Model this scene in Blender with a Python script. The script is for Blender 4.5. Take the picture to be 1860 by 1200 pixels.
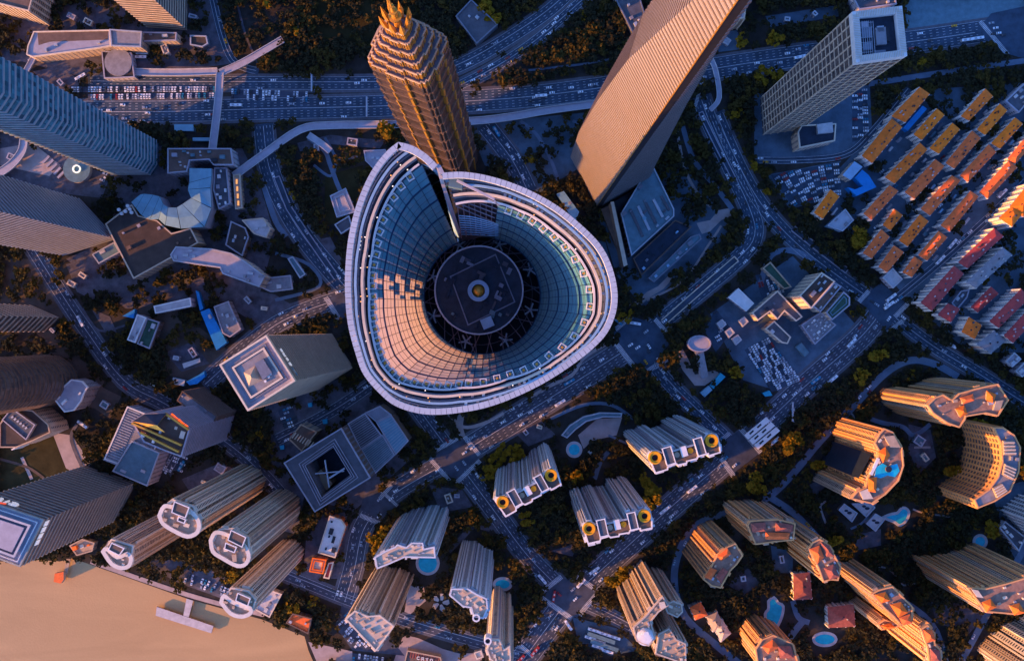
import bpy, bmesh, math, random
import numpy as np
from mathutils import Vector, Matrix
random.seed(7)
rng = np.random.default_rng(7)
R = math.radians
S = bpy.context.scene
for _o in list(bpy.data.objects):
    bpy.data.objects.remove(_o)
COL = S.collection

# ------------------------------------------------------------------ camera, sky, sun, exposure
CAM_H = 900.0            # camera height above the ground, metres
FOC = 1700.0             # focal length for a picture 1860 wide
cam_d = bpy.data.cameras.new('camera'); cam = bpy.data.objects.new('camera', cam_d); COL.objects.link(cam)
cam.location = (0, 0, CAM_H); cam.rotation_euler = (0, 0, 0)
cam_d.sensor_width = 36.0; cam_d.lens = FOC / 1860.0 * 36.0
cam_d.clip_start = 1.0; cam_d.clip_end = 9000.0
S.camera = cam

SUN_EL = R(12.5)
SUN_DIR = Vector((-0.91, -0.41, 0)).normalized()        # towards the sun, on the map (x east, y north)
w = bpy.data.worlds.new('World'); S.world = w; w.use_nodes = True
nt = w.node_tree; nt.nodes.clear()
sky = nt.nodes.new('ShaderNodeTexSky'); sky.sky_type = 'NISHITA'; sky.sun_disc = False
sky.sun_elevation = SUN_EL
sky.sun_rotation = math.atan2(SUN_DIR.x, SUN_DIR.y)
sky.ozone_density = 4.0; sky.dust_density = 1.5; sky.air_density = 1.0
bg = nt.nodes.new('ShaderNodeBackground'); bg.inputs['Strength'].default_value = 0.15
wo = nt.nodes.new('ShaderNodeOutputWorld')
tint = nt.nodes.new('ShaderNodeMix'); tint.data_type = 'RGBA'; tint.blend_type = 'MULTIPLY'; tint.inputs['Factor'].default_value = 1.0
tint.inputs['B'].default_value = (0.76, 0.92, 1.30, 1)          # cold white balance of the dusk photograph
nt.links.new(sky.outputs[0], tint.inputs['A']); nt.links.new(tint.outputs['Result'], bg.inputs[0]); nt.links.new(bg.outputs[0], wo.inputs[0])
sd = bpy.data.lights.new('sun', 'SUN'); sd.energy = 4.3; sd.angle = R(0.6); sd.color = (1.0, 0.40, 0.05)
so = bpy.data.objects.new('sun', sd); COL.objects.link(so)
_d = Vector((SUN_DIR.x * math.cos(SUN_EL), SUN_DIR.y * math.cos(SUN_EL), math.sin(SUN_EL)))
so.rotation_euler = _d.to_track_quat('Z', 'Y').to_euler()
so.location = (-900, -600, 800)
S.view_settings.view_transform = 'Standard'; S.view_settings.look = 'None'
S.view_settings.gamma = 1.0; S.view_settings.use_curve_mapping = False
S.view_settings.exposure = 1.5
S.render.resolution_x = 1024; S.render.resolution_y = 660
S.cycles.max_bounces = 6

# ------------------------------------------------------------------ materials
MATS = {}
def mat(name, col, rough=0.8, metal=0.0, var=0.25, scale=0.15, emit=None, spec=0.3, col2=None, cells=None, bump=0.0):
    """procedural surface: base colour broken up by two noises, or by window-sized cells"""
    if name in MATS: return MATS[name]
    m = bpy.data.materials.new(name); m.use_nodes = True; t = m.node_tree; n = t.nodes; l = t.links
    b = n['Principled BSDF']
    b.inputs['Roughness'].default_value = rough; b.inputs['Metallic'].default_value = metal
    b.inputs['Specular IOR Level'].default_value = spec
    g = n.new('ShaderNodeNewGeometry')
    if col2 is None: col2 = tuple(c * (1 - var) for c in col)
    mx = n.new('ShaderNodeMix'); mx.data_type = 'RGBA'
    mx.inputs['A'].default_value = (*col, 1); mx.inputs['B'].default_value = (*col2, 1)
    if cells:
        d = n.new('ShaderNodeVectorMath'); d.operation = 'DIVIDE'; d.inputs[1].default_value = cells
        f = n.new('ShaderNodeVectorMath'); f.operation = 'FLOOR'
        wn = n.new('ShaderNodeTexWhiteNoise'); wn.noise_dimensions = '3D'
        l.new(g.outputs['Position'], d.inputs[0]); l.new(d.outputs[0], f.inputs[0]); l.new(f.outputs[0], wn.inputs[0])
        l.new(wn.outputs['Value'], mx.inputs['Factor'])
    else:
        n1 = n.new('ShaderNodeTexNoise'); n1.inputs['Scale'].default_value = scale; n1.inputs['Detail'].default_value = 6
        n1.inputs['Roughness'].default_value = 0.65
        rmp = n.new('ShaderNodeMapRange'); rmp.inputs[1].default_value = 0.35; rmp.inputs[2].default_value = 0.65
        l.new(g.outputs['Position'], n1.inputs['Vector']); l.new(n1.outputs[0], rmp.inputs[0]); l.new(rmp.outputs[0], mx.inputs['Factor'])
        if bump:
            bp = n.new('ShaderNodeBump'); bp.inputs['Strength'].default_value = bump; bp.inputs['Distance'].default_value = 0.5
            n2 = n.new('ShaderNodeTexNoise'); n2.inputs['Scale'].default_value = scale * 6; n2.inputs['Detail'].default_value = 3
            l.new(g.outputs['Position'], n2.inputs['Vector']); l.new(n2.outputs[0], bp.inputs['Height']); l.new(bp.outputs[0], b.inputs['Normal'])
    l.new(mx.outputs['Result'], b.inputs['Base Color'])
    if emit:
        b.inputs['Emission Color'].default_value = (*emit[:3], 1); b.inputs['Emission Strength'].default_value = emit[3]
    MATS[name] = m
    return m

M = lambda k: MATS[k]
mat('earth', (0.058, 0.05, 0.046), 0.95, var=0.6, scale=0.05, spec=0.1)
mat('asphalt', (0.048, 0.078, 0.125), 0.85, var=0.45, scale=0.09)
mat('asphalt_violet', (0.066, 0.076, 0.112), 0.85, var=0.42, scale=0.1)  # violet beside the bluer asphalt: regional tint of the light put into colour
mat('drive', (0.14, 0.19, 0.27), 0.85, var=0.25, scale=0.1)
mat('paving_violet', (0.125, 0.115, 0.145), 0.85, var=0.55, scale=0.12)  # violet and brown west, blue east: tint of the light put into paving
mat('paving_blue', (0.09, 0.14, 0.20), 0.85, var=0.5, scale=0.05)
mat('paving_pink', (0.40, 0.32, 0.31), 0.85, var=0.25, scale=0.12)
mat('paving_brown', (0.12, 0.085, 0.07), 0.85, var=0.5, scale=0.06)
mat('kerbstone', (0.115, 0.115, 0.14), 0.85, var=0.3, scale=0.2)
mat('paint', (0.62, 0.62, 0.66), 0.7, var=0.45, scale=0.4)
mat('crosswalk', (0.24, 0.24, 0.29), 0.8, var=0.3, scale=0.5)
mat('lawn', (0.050, 0.042, 0.018), 0.95, var=0.45, scale=0.08, spec=0.1)
def river():
    """silty water: drifting bands along the current, fine chop and small ripples"""
    m = bpy.data.materials.new('water'); m.use_nodes = True; t = m.node_tree; n = t.nodes; l = t.links; b = n['Principled BSDF']
    g = n.new('ShaderNodeNewGeometry'); mp = n.new('ShaderNodeMapping'); mp.inputs['Rotation'].default_value = (0, 0, R(20)); mp.inputs['Scale'].default_value = (0.006, 0.03, 0.02)
    n1 = n.new('ShaderNodeTexNoise'); n1.inputs['Scale'].default_value = 1.0; n1.inputs['Detail'].default_value = 7; n1.inputs['Distortion'].default_value = 1.2
    n2 = n.new('ShaderNodeTexNoise'); n2.inputs['Scale'].default_value = 0.55; n2.inputs['Detail'].default_value = 4
    l.new(g.outputs['Position'], mp.inputs[0]); l.new(mp.outputs[0], n1.inputs['Vector']); l.new(g.outputs['Position'], n2.inputs['Vector'])
    ad = n.new('ShaderNodeMath'); ad.operation = 'MULTIPLY_ADD'; ad.inputs[1].default_value = 0.22; l.new(n2.outputs[0], ad.inputs[0]); l.new(n1.outputs[0], ad.inputs[2])
    rp = n.new('ShaderNodeMapRange'); rp.inputs[1].default_value = 0.38; rp.inputs[2].default_value = 0.85; l.new(ad.outputs[0], rp.inputs[0])
    mx = n.new('ShaderNodeMix'); mx.data_type = 'RGBA'; mx.inputs['A'].default_value = (0.38, 0.24, 0.095, 1); mx.inputs['B'].default_value = (0.50, 0.325, 0.14, 1)
    l.new(rp.outputs[0], mx.inputs['Factor']); l.new(mx.outputs['Result'], b.inputs['Base Color']); b.inputs['Roughness'].default_value = 0.3
    bp = n.new('ShaderNodeBump'); bp.inputs['Strength'].default_value = 0.25; bp.inputs['Distance'].default_value = 0.4; l.new(n2.outputs[0], bp.inputs['Height']); l.new(bp.outputs[0], b.inputs['Normal'])
    MATS['water'] = m
river()
mat('pool', (0.02, 0.46, 0.62), 0.15, var=0.25, scale=0.2)
mat('white', (0.72, 0.70, 0.70), 0.6, var=0.15, scale=0.2)
mat('cream', (0.66, 0.54, 0.42), 0.75, var=0.18, scale=0.2)
mat('tan', (0.46, 0.33, 0.23), 0.8, var=0.25, scale=0.15)
mat('beige', (0.55, 0.43, 0.33), 0.8, var=0.2, scale=0.15)
mat('amber', (0.72, 0.35, 0.14), 0.75, var=0.15, scale=0.1)
mat('silver_wall', (0.54, 0.56, 0.60), 0.6, var=0.15, scale=0.2)
mat('pale_wall', (0.76, 0.72, 0.70), 0.75, var=0.15, scale=0.2)
mat('clay', (0.36, 0.20, 0.14), 0.85, var=0.4, scale=0.2)
mat('ivory', (0.66, 0.59, 0.52), 0.65, var=0.15, scale=0.2)
mat('villa_tile', (0.34, 0.10, 0.075), 0.85, var=0.4, scale=0.3)
mat('sage', (0.30, 0.30, 0.27), 0.6, var=0.2, scale=0.2)
mat('brown', (0.16, 0.105, 0.085), 0.85, var=0.35, scale=0.12)
mat('dark_roof', (0.075, 0.055, 0.05), 0.9, var=0.4, scale=0.1)
mat('slate_roof', (0.10, 0.105, 0.13), 0.85, var=0.35, scale=0.15)
mat('grey_roof', (0.26, 0.25, 0.28), 0.8, var=0.3, scale=0.2)
mat('pale_roof', (0.48, 0.46, 0.48), 0.75, var=0.25, scale=0.2)
mat('lilac', (0.36, 0.34, 0.40), 0.7, var=0.2, scale=0.15)
mat('silver', (0.42, 0.43, 0.48), 0.5, 0.3, var=0.2, scale=0.2)
mat('steel', (0.20, 0.21, 0.26), 0.5, 0.4, var=0.25, scale=0.3)
mat('dark_metal', (0.03, 0.032, 0.045), 0.55, 0.3, var=0.3, scale=0.3)
mat('navy', (0.02, 0.032, 0.06), 0.5, 0.2, var=0.4, scale=0.2)
mat('teal_roof', (0.17, 0.34, 0.44), 0.55, var=0.22, scale=0.12)
mat('teal_dull', (0.11, 0.20, 0.25), 0.6, var=0.3, scale=0.2)
mat('blue_roof', (0.01, 0.22, 0.58), 0.55, var=0.2, scale=0.2)
mat('sky_roof', (0.25, 0.42, 0.60), 0.6, var=0.2, scale=0.2)
mat('cyan_roof', (0.02, 0.32, 0.48), 0.55, var=0.2, scale=0.2)
mat('green_roof', (0.04, 0.10, 0.07), 0.8, var=0.4, scale=0.2)
mat('orange_tile', (0.92, 0.18, 0.018), 0.8, var=0.28, scale=0.25)
mat('gold_tile', (0.97, 0.21, 0.012), 0.8, var=0.25, scale=0.25)
mat('rust_tile', (0.85, 0.165, 0.04), 0.8, var=0.3, scale=0.25)
mat('red_tile', (0.42, 0.06, 0.06), 0.8, var=0.3, scale=0.25)
mat('yellow', (0.72, 0.33, 0.01), 0.6, var=0.15, scale=0.3)
mat('gold', (0.72, 0.37, 0.06), 0.4, 0.5, var=0.2, scale=0.3)
mat('bronze', (0.24, 0.155, 0.11), 0.5, 0.4, var=0.3, scale=0.2)
mat('bronze_glass', (0.03, 0.026, 0.032), 0.3, 0.2, cells=(2.5, 2.5, 3.6), col2=(0.085, 0.055, 0.05))
mat('blue_glass', (0.02, 0.06, 0.10), 0.25, 0.2, cells=(3.1, 3.1, 4.0), col2=(0.08, 0.27, 0.36))
mat('grey_glass', (0.06, 0.065, 0.085), 0.3, 0.2, cells=(3.1, 3.1, 4.0), col2=(0.15, 0.14, 0.16))
mat('brown_glass', (0.07, 0.055, 0.055), 0.3, 0.2, cells=(3.1, 3.1, 4.0), col2=(0.16, 0.125, 0.11))
mat('flat_glass', (0.045, 0.05, 0.065), 0.3, 0.1, cells=(1.9, 1.9, 3.2), col2=(0.13, 0.12, 0.13))
mat('window', (0.028, 0.03, 0.042), 0.25, 0.0, cells=(1.7, 1.7, 3.0), col2=(0.09, 0.085, 0.09))
mat('lilac_skin', (0.29, 0.25, 0.265), 0.5, 0.1, var=0.1, scale=0.05)
mat('lamp', (0.9, 0.55, 0.2), 0.5, emit=(1.0, 0.36, 0.05, 0.35))
mat('lamp_white', (0.9, 0.9, 0.85), 0.5, emit=(1.0, 0.85, 0.65, 0.3))
mat('sign_orange', (0.9, 0.15, 0.02), 0.5, emit=(1.0, 0.12, 0.01, 0.4))
mat('sign_white', (0.9, 0.88, 0.85), 0.5, emit=(1.0, 0.9, 0.85, 0.1))
mat('sign_red', (0.8, 0.08, 0.03), 0.5, emit=(1.0, 0.10, 0.03, 0.3))
mat('sign_blue', (0.03, 0.25, 0.45), 0.5)
mat('tree_dark', (0.036, 0.032, 0.017), 0.95, var=0.5, scale=0.3, spec=0.05)
mat('tree_olive', (0.07, 0.05, 0.014), 0.95, var=0.5, scale=0.3, spec=0.05)
mat('tree_gold', (0.24, 0.14, 0.012), 0.95, var=0.5, scale=0.3, spec=0.05)
mat('bark', (0.06, 0.045, 0.035), 0.95)
mat('car_white', (0.75, 0.76, 0.80), 0.35, spec=0.5, var=0.02)
mat('car_silver', (0.38, 0.40, 0.45), 0.35, 0.4, var=0.05)
mat('car_dark', (0.03, 0.035, 0.05), 0.3, spec=0.5)
mat('car_red', (0.35, 0.03, 0.03), 0.35)
mat('car_blue', (0.02, 0.22, 0.38), 0.35)
mat('car_yellow', (0.75, 0.36, 0.01), 0.4)
mat('tyre', (0.012, 0.012, 0.012), 0.9)

def translucent_panel():
    """milky glass of the crown: scatters light to both sides"""
    m = bpy.data.materials.new('crown_glass'); m.use_nodes = True; t = m.node_tree; n = t.nodes; l = t.links
    b = n['Principled BSDF']; out = n['Material Output']
    g = n.new('ShaderNodeNewGeometry')
    n1 = n.new('ShaderNodeTexNoise'); n1.inputs['Scale'].default_value = 0.22; n1.inputs['Detail'].default_value = 5
    l.new(g.outputs['Position'], n1.inputs['Vector'])
    mx = n.new('ShaderNodeMix'); mx.data_type = 'RGBA'
    mx.inputs['A'].default_value = (0.06, 0.27, 0.38, 1); mx.inputs['B'].default_value = (0.13, 0.38, 0.48, 1)
    l.new(n1.outputs[0], mx.inputs['Factor']); l.new(mx.outputs['Result'], b.inputs['Base Color'])
    b.inputs['Roughness'].default_value = 0.35
    tr = n.new('ShaderNodeBsdfTranslucent'); tr.inputs['Color'].default_value = (0.85, 0.60, 0.40, 1)
    ms = n.new('ShaderNodeMixShader'); ms.inputs[0].default_value = 0.25
    l.new(b.outputs[0], ms.inputs[1]); l.new(tr.outputs[0], ms.inputs[2]); l.new(ms.outputs[0], out.inputs['Surface'])
    MATS['crown_glass'] = m
    m = bpy.data.materials.new('clear_skin'); m.use_nodes = True; t = m.node_tree; n = t.nodes; l = t.links
    b = n['Principled BSDF']; out = n['Material Output']
    b.inputs['Base Color'].default_value = (0.10, 0.16, 0.22, 1); b.inputs['Roughness'].default_value = 0.2
    tp = n.new('ShaderNodeBsdfTransparent'); ms = n.new('ShaderNodeMixShader'); ms.inputs[0].default_value = 0.93
    l.new(b.outputs[0], ms.inputs[1]); l.new(tp.outputs[0], ms.inputs[2]); l.new(ms.outputs[0], out.inputs['Surface'])
    MATS['clear_skin'] = m
translucent_panel()

# ------------------------------------------------------------------ survey: map readings to metres
NX, NY = 930.0, 600.0
def W(x, y, h=0.0):
    """reading (x, y) of a point at height h above the ground -> metres"""
    k = (CAM_H - h) / FOC
    return ((x - NX) * k, (NY - y) * k)
def WP(pts, h=0.0): return [W(x, y, h) for x, y in pts]
def area(p): return 0.5 * sum(p[i - 1][0] * p[i][1] - p[i][0] * p[i - 1][1] for i in range(len(p)))
def ccw(p): return list(p) if area(p) > 0 else list(reversed(p))
def centroid(p): return (sum(a for a, b in p) / len(p), sum(b for a, b in p) / len(p))
def offset(p, d):
    """grow a ccw polygon outward by d (mitred, limited)"""
    n = len(p); out = []
    for i in range(n):
        a = Vector(p[i - 1]); b = Vector(p[i]); c = Vector(p[(i + 1) % n])
        e1 = (b - a); e2 = (c - b)
        if e1.length < 1e-6 or e2.length < 1e-6: out.append(tuple(b)); continue
        e1.normalize(); e2.normalize()
        n1 = Vector((e1.y, -e1.x)); n2 = Vector((e2.y, -e2.x)); m = n1 + n2
        if m.length < 1e-3: m = n1
        m.normalize(); k = d / max(0.45, m.dot(n1)); q = b + m * k; out.append((q.x, q.y))
    return out
def inside(p, x, y):
    r = False; j = len(p) - 1
    for i in range(len(p)):
        if (p[i][1] > y) != (p[j][1] > y) and x < (p[j][0] - p[i][0]) * (y - p[i][1]) / (p[j][1] - p[i][1]) + p[i][0]: r = not r
        j = i
    return r

# ------------------------------------------------------------------ object helpers
class MB:
    def __init__(s): s.v = []; s.f = []; s.m = []; s.mats = []
    def mi(s, m):
        if m not in s.mats: s.mats.append(m)
        return s.mats.index(m)
    def poly(s, pts, m):
        i = len(s.v); s.v += [tuple(p) for p in pts]; s.f.append(tuple(range(i, i + len(pts)))); s.m.append(s.mi(m))
    def prism(s, p, z0, z1, side, top=None, bottom=False):
        p = ccw(p); n = len(p)
        for i in range(n):
            a, b = p[i], p[(i + 1) % n]
            s.poly([(a[0], a[1], z0), (b[0], b[1], z0), (b[0], b[1], z1), (a[0], a[1], z1)], side)
        if top: s.poly([(a, b, z1) for a, b in p], top)
        if bottom: s.poly([(a, b, z0) for a, b in reversed(p)], side)
    def ring(s, p, d0, d1, z0, z1, m):
        """closed band round a ccw polygon between offsets d0 (inner) and d1 (outer)"""
        q0 = offset(p, d0); q1 = offset(p, d1); n = len(p)
        for i in range(n):
            j = (i + 1) % n
            a, b, c, d = q0[i], q0[j], q1[j], q1[i]
            s.poly([(*d, z0), (*c, z0), (*c, z1), (*d, z1)], m)
            s.poly([(*d, z1), (*c, z1), (*b, z1), (*a, z1)], m)
            s.poly([(*a, z0), (*b, z0), (*c, z0), (*d, z0)], m)
            s.poly([(*b, z0), (*a, z0), (*a, z1), (*b, z1)], m)
    def loft(s, secs, m, close=True):
        for k in range(len(secs) - 1):
            A, B = secs[k], secs[k + 1]; n = len(A)
            for i in range(n if close else n - 1):
                j = (i + 1) % n; s.poly([A[i], A[j], B[j], B[i]], m)
    def box(s, c, d, m, rz=0.0):
        cx, cy, z = c; hx, hy, hz = d[0] / 2, d[1] / 2, d[2]
        cs, sn = math.cos(rz), math.sin(rz)
        p = [(cx + x * cs - y * sn, cy + x * sn + y * cs) for x, y in ((-hx, -hy), (hx, -hy), (hx, hy), (-hx, hy))]
        s.prism(p, z, z + hz, m, m, True)
    def bar(s, a, b, wd, m, ht=None):
        """beam with a square section from a to b"""
        a, b = Vector(a), Vector(b); d = b - a
        if d.length < 1e-6: return
        d.normalize(); u = d.cross(Vector((0, 0, 1)))
        if u.length < 1e-3: u = Vector((1, 0, 0))
        u.normalize(); v = d.cross(u); u *= wd / 2; v *= (ht or wd) / 2
        q = [[p + u * i + v * j for i, j in ((-1, -1), (1, -1), (1, 1), (-1, 1))] for p in (a, b)]
        for i in range(4):
            j = (i + 1) % 4; s.poly([q[0][j], q[0][i], q[1][i], q[1][j]], m)
        s.poly(q[0], m); s.poly(list(reversed(q[1])), m)
    def disc(s, c, r, z0, z1, side, top=None, n=20, ry=None):
        s.prism([(c[0] + r * math.cos(2 * math.pi * i / n), c[1] + (ry or r) * math.sin(2 * math.pi * i / n)) for i in range(n)], z0, z1, side, top or side)
    def build(s, name, parent=None, loc=None):
        me = bpy.data.meshes.new(name)
        o0 = Vector(parent['_o']) if parent is not None and '_o' in parent else (Vector(loc) if loc else Vector((0, 0, 0)))
        me.from_pydata([tuple(Vector(p) - o0) for p in s.v], [], s.f)
        for m in s.mats: me.materials.append(M(m))
        me.polygons.foreach_set('material_index', s.m); me.update()
        o = bpy.data.objects.new(name, me); COL.objects.link(o)
        if parent is not None:
            o.parent = parent
            if '_o' in parent: o['_o'] = parent['_o']
        elif loc: o.location = loc
        return o
def tag(o, label=None, cat=None, group=None, kind=None):
    if label: o['label'] = label
    if cat: o['category'] = cat
    if group: o['group'] = group
    if kind: o['kind'] = kind
    return o
def thing(name, label, cat, xy, group=None, z=0.0):
    o = bpy.data.objects.new(name, None); COL.objects.link(o); o.location = (xy[0], xy[1], z)
    o['_o'] = (xy[0], xy[1], z); o.empty_display_size = 5
    return tag(o, label, cat, group)
CUBES = {}
def cube_mesh(m):
    if m not in CUBES:
        b = MB(); b.box((0, 0, 0), (1, 1, 1), m); me = bpy.data.meshes.new('unit_block')
        me.from_pydata(b.v, [], b.f); me.materials.append(M(m)); CUBES[m] = me
    return CUBES[m]
def block(name, parent, c, d, m, rz=0.0):
    """a box as an object of its own (shared mesh); c is the middle of its underside"""
    o = bpy.data.objects.new(name, cube_mesh(m)); COL.objects.link(o); o.parent = parent
    p = parent['_o']; o.location = (c[0] - p[0], c[1] - p[1], c[2] - p[2]); o.scale = d; o.rotation_euler = (0, 0, rz); o['_o'] = (0, 0, 0)
    return o
def copies(o, name, parent, n, dz):
    for k in range(1, n):
        c = o.copy(); COL.objects.link(c); c.parent = parent; c.location = (o.location[0], o.location[1], o.location[2] + dz * k)

# ------------------------------------------------------------------ occupancy raster (for trees and cars)
GX0, GY0, GX1, GY1, GS = -160, -140, 2020, 1340, 2
gw, gh = (GX1 - GX0) // GS, (GY1 - GY0) // GS
OCC = np.zeros((gh, gw), bool); THIN = np.zeros((gh, gw), bool)
def mark(pts, grid=None, val=True):
    grid = OCC if grid is None else grid
    xs = [p[0] for p in pts]; ys = [p[1] for p in pts]
    x0 = max(0, int((min(xs) - GX0) / GS)); x1 = min(gw, int((max(xs) - GX0) / GS) + 2)
    y0 = max(0, int((min(ys) - GY0) / GS)); y1 = min(gh, int((max(ys) - GY0) / GS) + 2)
    if x1 <= x0 or y1 <= y0: return
    X, Y = np.meshgrid(np.arange(x0, x1) * GS + GX0 + GS / 2, np.arange(y0, y1) * GS + GY0 + GS / 2)
    r = np.zeros(X.shape, bool); j = len(pts) - 1
    for i in range(len(pts)):
        xi, yi = pts[i]; xj, yj = pts[j]
        if yi != yj:
            r ^= ((yi > Y) != (yj > Y)) & (X < (xj - xi) * (Y - yi) / (yj - yi) + xi)
        j = i
    grid[y0:y1, x0:x1][r] = val
def occ(x, y, grid=None):
    grid = OCC if grid is None else grid
    i, j = int((y - GY0) / GS), int((x - GX0) / GS)
    return True if not (0 <= i < gh and 0 <= j < gw) else bool(grid[i, j])
def to_px(p): return [(x * FOC / CAM_H + NX, NY - y * FOC / CAM_H) for x, y in p]
def ribbon(pts, wd):
    """outline of a strip of width wd along a polyline, in map readings"""
    L, Rr = [], []
    n = len(pts)
    for i in range(n):
        a = Vector(pts[max(i - 1, 0)]); b = Vector(pts[i]); c = Vector(pts[min(i + 1, n - 1)])
        d = c - a; d.normalize(); nn = Vector((-d.y, d.x)) * wd / 2
        L.append(tuple(b + nn)); Rr.append(tuple(b - nn))
    return L, Rr
def smooth(pts, k=4):
    """Catmull-Rom through the readings"""
    out = []; n = len(pts)
    for i in range(n - 1):
        p0, p1, p2, p3 = (Vector(pts[max(i - 1, 0)]), Vector(pts[i]), Vector(pts[i + 1]), Vector(pts[min(i + 2, n - 1)]))
        for j in range(k):
            t = j / k
            out.append(tuple(0.5 * ((2 * p1) + (p2 - p0) * t + (2 * p0 - 5 * p1 + 4 * p2 - p3) * t * t + (3 * p1 - p0 - 3 * p2 + p3) * t ** 3)))
    out.append(tuple(pts[-1])); return out
# ------------------------------------------------------------------ the setting: ground, river, roads, paving
SHORE = [(-400, 1000), (0, 1019), (67, 1016), (109, 1019), (131, 1013), (165, 1025), (344, 1088), (475, 1124), (553, 1155), (560, 1180), (575, 1215), (640, 1500), (760, 2600)]
gp = SHORE + [(5600, 2600), (5600, -3600), (-3800, -3600), (-3800, 1000)]
b = MB(); b.prism(WP(gp), -7.0, 0.0, 'kerbstone', 'earth'); tag(b.build('ground'), kind='structure')
b = MB(); b.poly([(*W(-6000, 6000), -3.2), (*W(6000, 6000), -3.2), (*W(6000, -3000), -3.2), (*W(-6000, -3000), -3.2)], 'water')
tag(b.build('water'), kind='structure')
mark([(-160, 1005)] + SHORE[1:11] + [(560, 1340), (-160, 1340)])

LAYER = [0.05]
def sheet(name, pts, m, z=None, blocks=True, thin=False, parent=None):
    if z is None: LAYER[0] += 0.004; z = LAYER[0]
    b = MB(); b.prism(WP(pts), z - 0.05, z, m, m); o = b.build(name, parent)
    if parent is None: tag(o, kind='structure')
    if blocks: mark(pts)
    if thin: mark(pts, THIN)
    return o
# open paved places (trees stand in some of them)
sheet('pavement', [(0, 20), (380, -20), (425, 115), (190, 150), (40, 112), (0, 112)], 'paving_violet', thin=True, blocks=False)
sheet('pavement', [(190, 262), (440, 270), (470, 330), (500, 430), (470, 540), (300, 560), (228, 560), (120, 470), (210, 430)], 'paving_violet', blocks=False, thin=True)
sheet('pavement', [(0, 235), (200, 320), (185, 360), (60, 345), (0, 322)], 'paving_violet')
sheet('pavement', [(0, 470), (70, 470), (120, 560), (110, 580), (0, 560)], 'paving_brown', thin=True, blocks=False)
sheet('pavement', [(60, 640), (150, 640), (190, 690), (180, 740), (60, 745)], 'paving_brown', thin=True, blocks=False)
sheet('pavement', [(235, 565), (300, 545), (420, 640), (350, 690), (300, 680)], 'paving_brown', thin=True, blocks=False)
sheet('lawn', [(0, 790), (95, 790), (160, 870), (80, 905), (0, 900)], 'lawn')
sheet('pavement', [(95, 785), (130, 790), (165, 840), (150, 865), (120, 850)], 'paving_pink')
sheet('pavement', [(470, 690), (620, 690), (700, 740), (760, 820), (640, 930), (500, 880)], 'paving_violet', thin=True, blocks=False)
sheet('pavement', [(850, 225), (1060, 205), (1060, 300), (980, 350), (880, 300)], 'paving_blue', thin=True, blocks=False)
sheet('pavement', [(1085, 385), (1240, 290), (1330, 420), (1170, 560), (1120, 500)], 'paving_blue', thin=True, blocks=False)
sheet('pavement', [(1290, 570), (1390, 500), (1440, 465), (1555, 590), (1420, 712), (1350, 690)], 'paving_blue')
sheet('pavement', [(1370, 170), (1580, 155), (1585, 265), (1530, 285), (1370, 290)], 'paving_blue')
sheet('car_park', [(1392, 318), (1528, 292), (1478, 368), (1435, 380)], 'paving_blue')
sheet('pavement', [(1480, 350), (1540, 290), (1650, 165), (1870, 150), (1870, 640), (1760, 640), (1650, 545)], 'paving_blue', thin=True, blocks=False)
sheet('pavement', [(1800, 890), (1870, 870), (1870, 1060), (1830, 990)], 'paving_blue')
sheet('pavement', [(1640, 0), (1860, -10), (1860, 30), (1770, 48), (1650, 60)], 'teal_dull')
sheet('pavement', [(733, 1152), (760, 1158), (805, 1178), (835, 1186), (880, 1185), (870, 1240), (700, 1240)], 'paving_pink')
sheet('car_park', [(622, 1090), (672, 1110), (735, 1190), (640, 1180), (612, 1140)], 'asphalt_violet')
sheet('pavement', [(560, 1165), (640, 1182), (640, 1200), (575, 1200)], 'paving_pink')
sheet('pavement', [(560, 930), (635, 930), (625, 1050), (550, 1050)], 'paving_violet', thin=True, blocks=False)
sheet('pavement', [(1040, 1120), (1120, 1140), (1160, 1180), (1110, 1190), (1050, 1165)], 'paving_blue')
sheet('pavement', [(1225, 640), (1240, 634), (1252, 655), (1262, 680), (1300, 672), (1308, 680), (1280, 700), (1262, 700), (1240, 672)], 'paving_pink')
sheet('pavement', [(1140, 555), (1160, 545), (1175, 530), (1195, 520), (1215, 500), (1222, 505), (1205, 525), (1180, 540), (1165, 553)], 'paving_pink')
sheet('pavement', [(1265, 405), (1290, 400), (1305, 382), (1325, 378), (1328, 392), (1310, 400), (1290, 420), (1275, 425)], 'paving_pink')
sheet('pavement', [(1050, 790), (1085, 760), (1130, 758), (1120, 790), (1075, 800), (1060, 815)], 'paving_pink')
sheet('pavement', [(742, 1062), (770, 1065), (774, 1090), (745, 1115), (735, 1110)], 'paving_pink')
sheet('pavement', [(1690, 1090), (1740, 1080), (1790, 1115), (1760, 1150), (1700, 1130)], 'paving_violet', thin=True, blocks=False)
sheet('pavement', [(1560, 970), (1600, 960), (1600, 990), (1550, 1000)], 'paving_violet')
sheet('pavement', [(250, 1020), (300, 1000), (420, 1050), (400, 1085), (330, 1060)], 'paving_violet', thin=True, blocks=False)
sheet('lawn', [(560, 0), (760, -10), (770, 70), (640, 85), (560, 60)], 'lawn', blocks=False, thin=True)
sheet('lawn', [(590, 320), (660, 300), (640, 400), (590, 410)], 'lawn')

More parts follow.
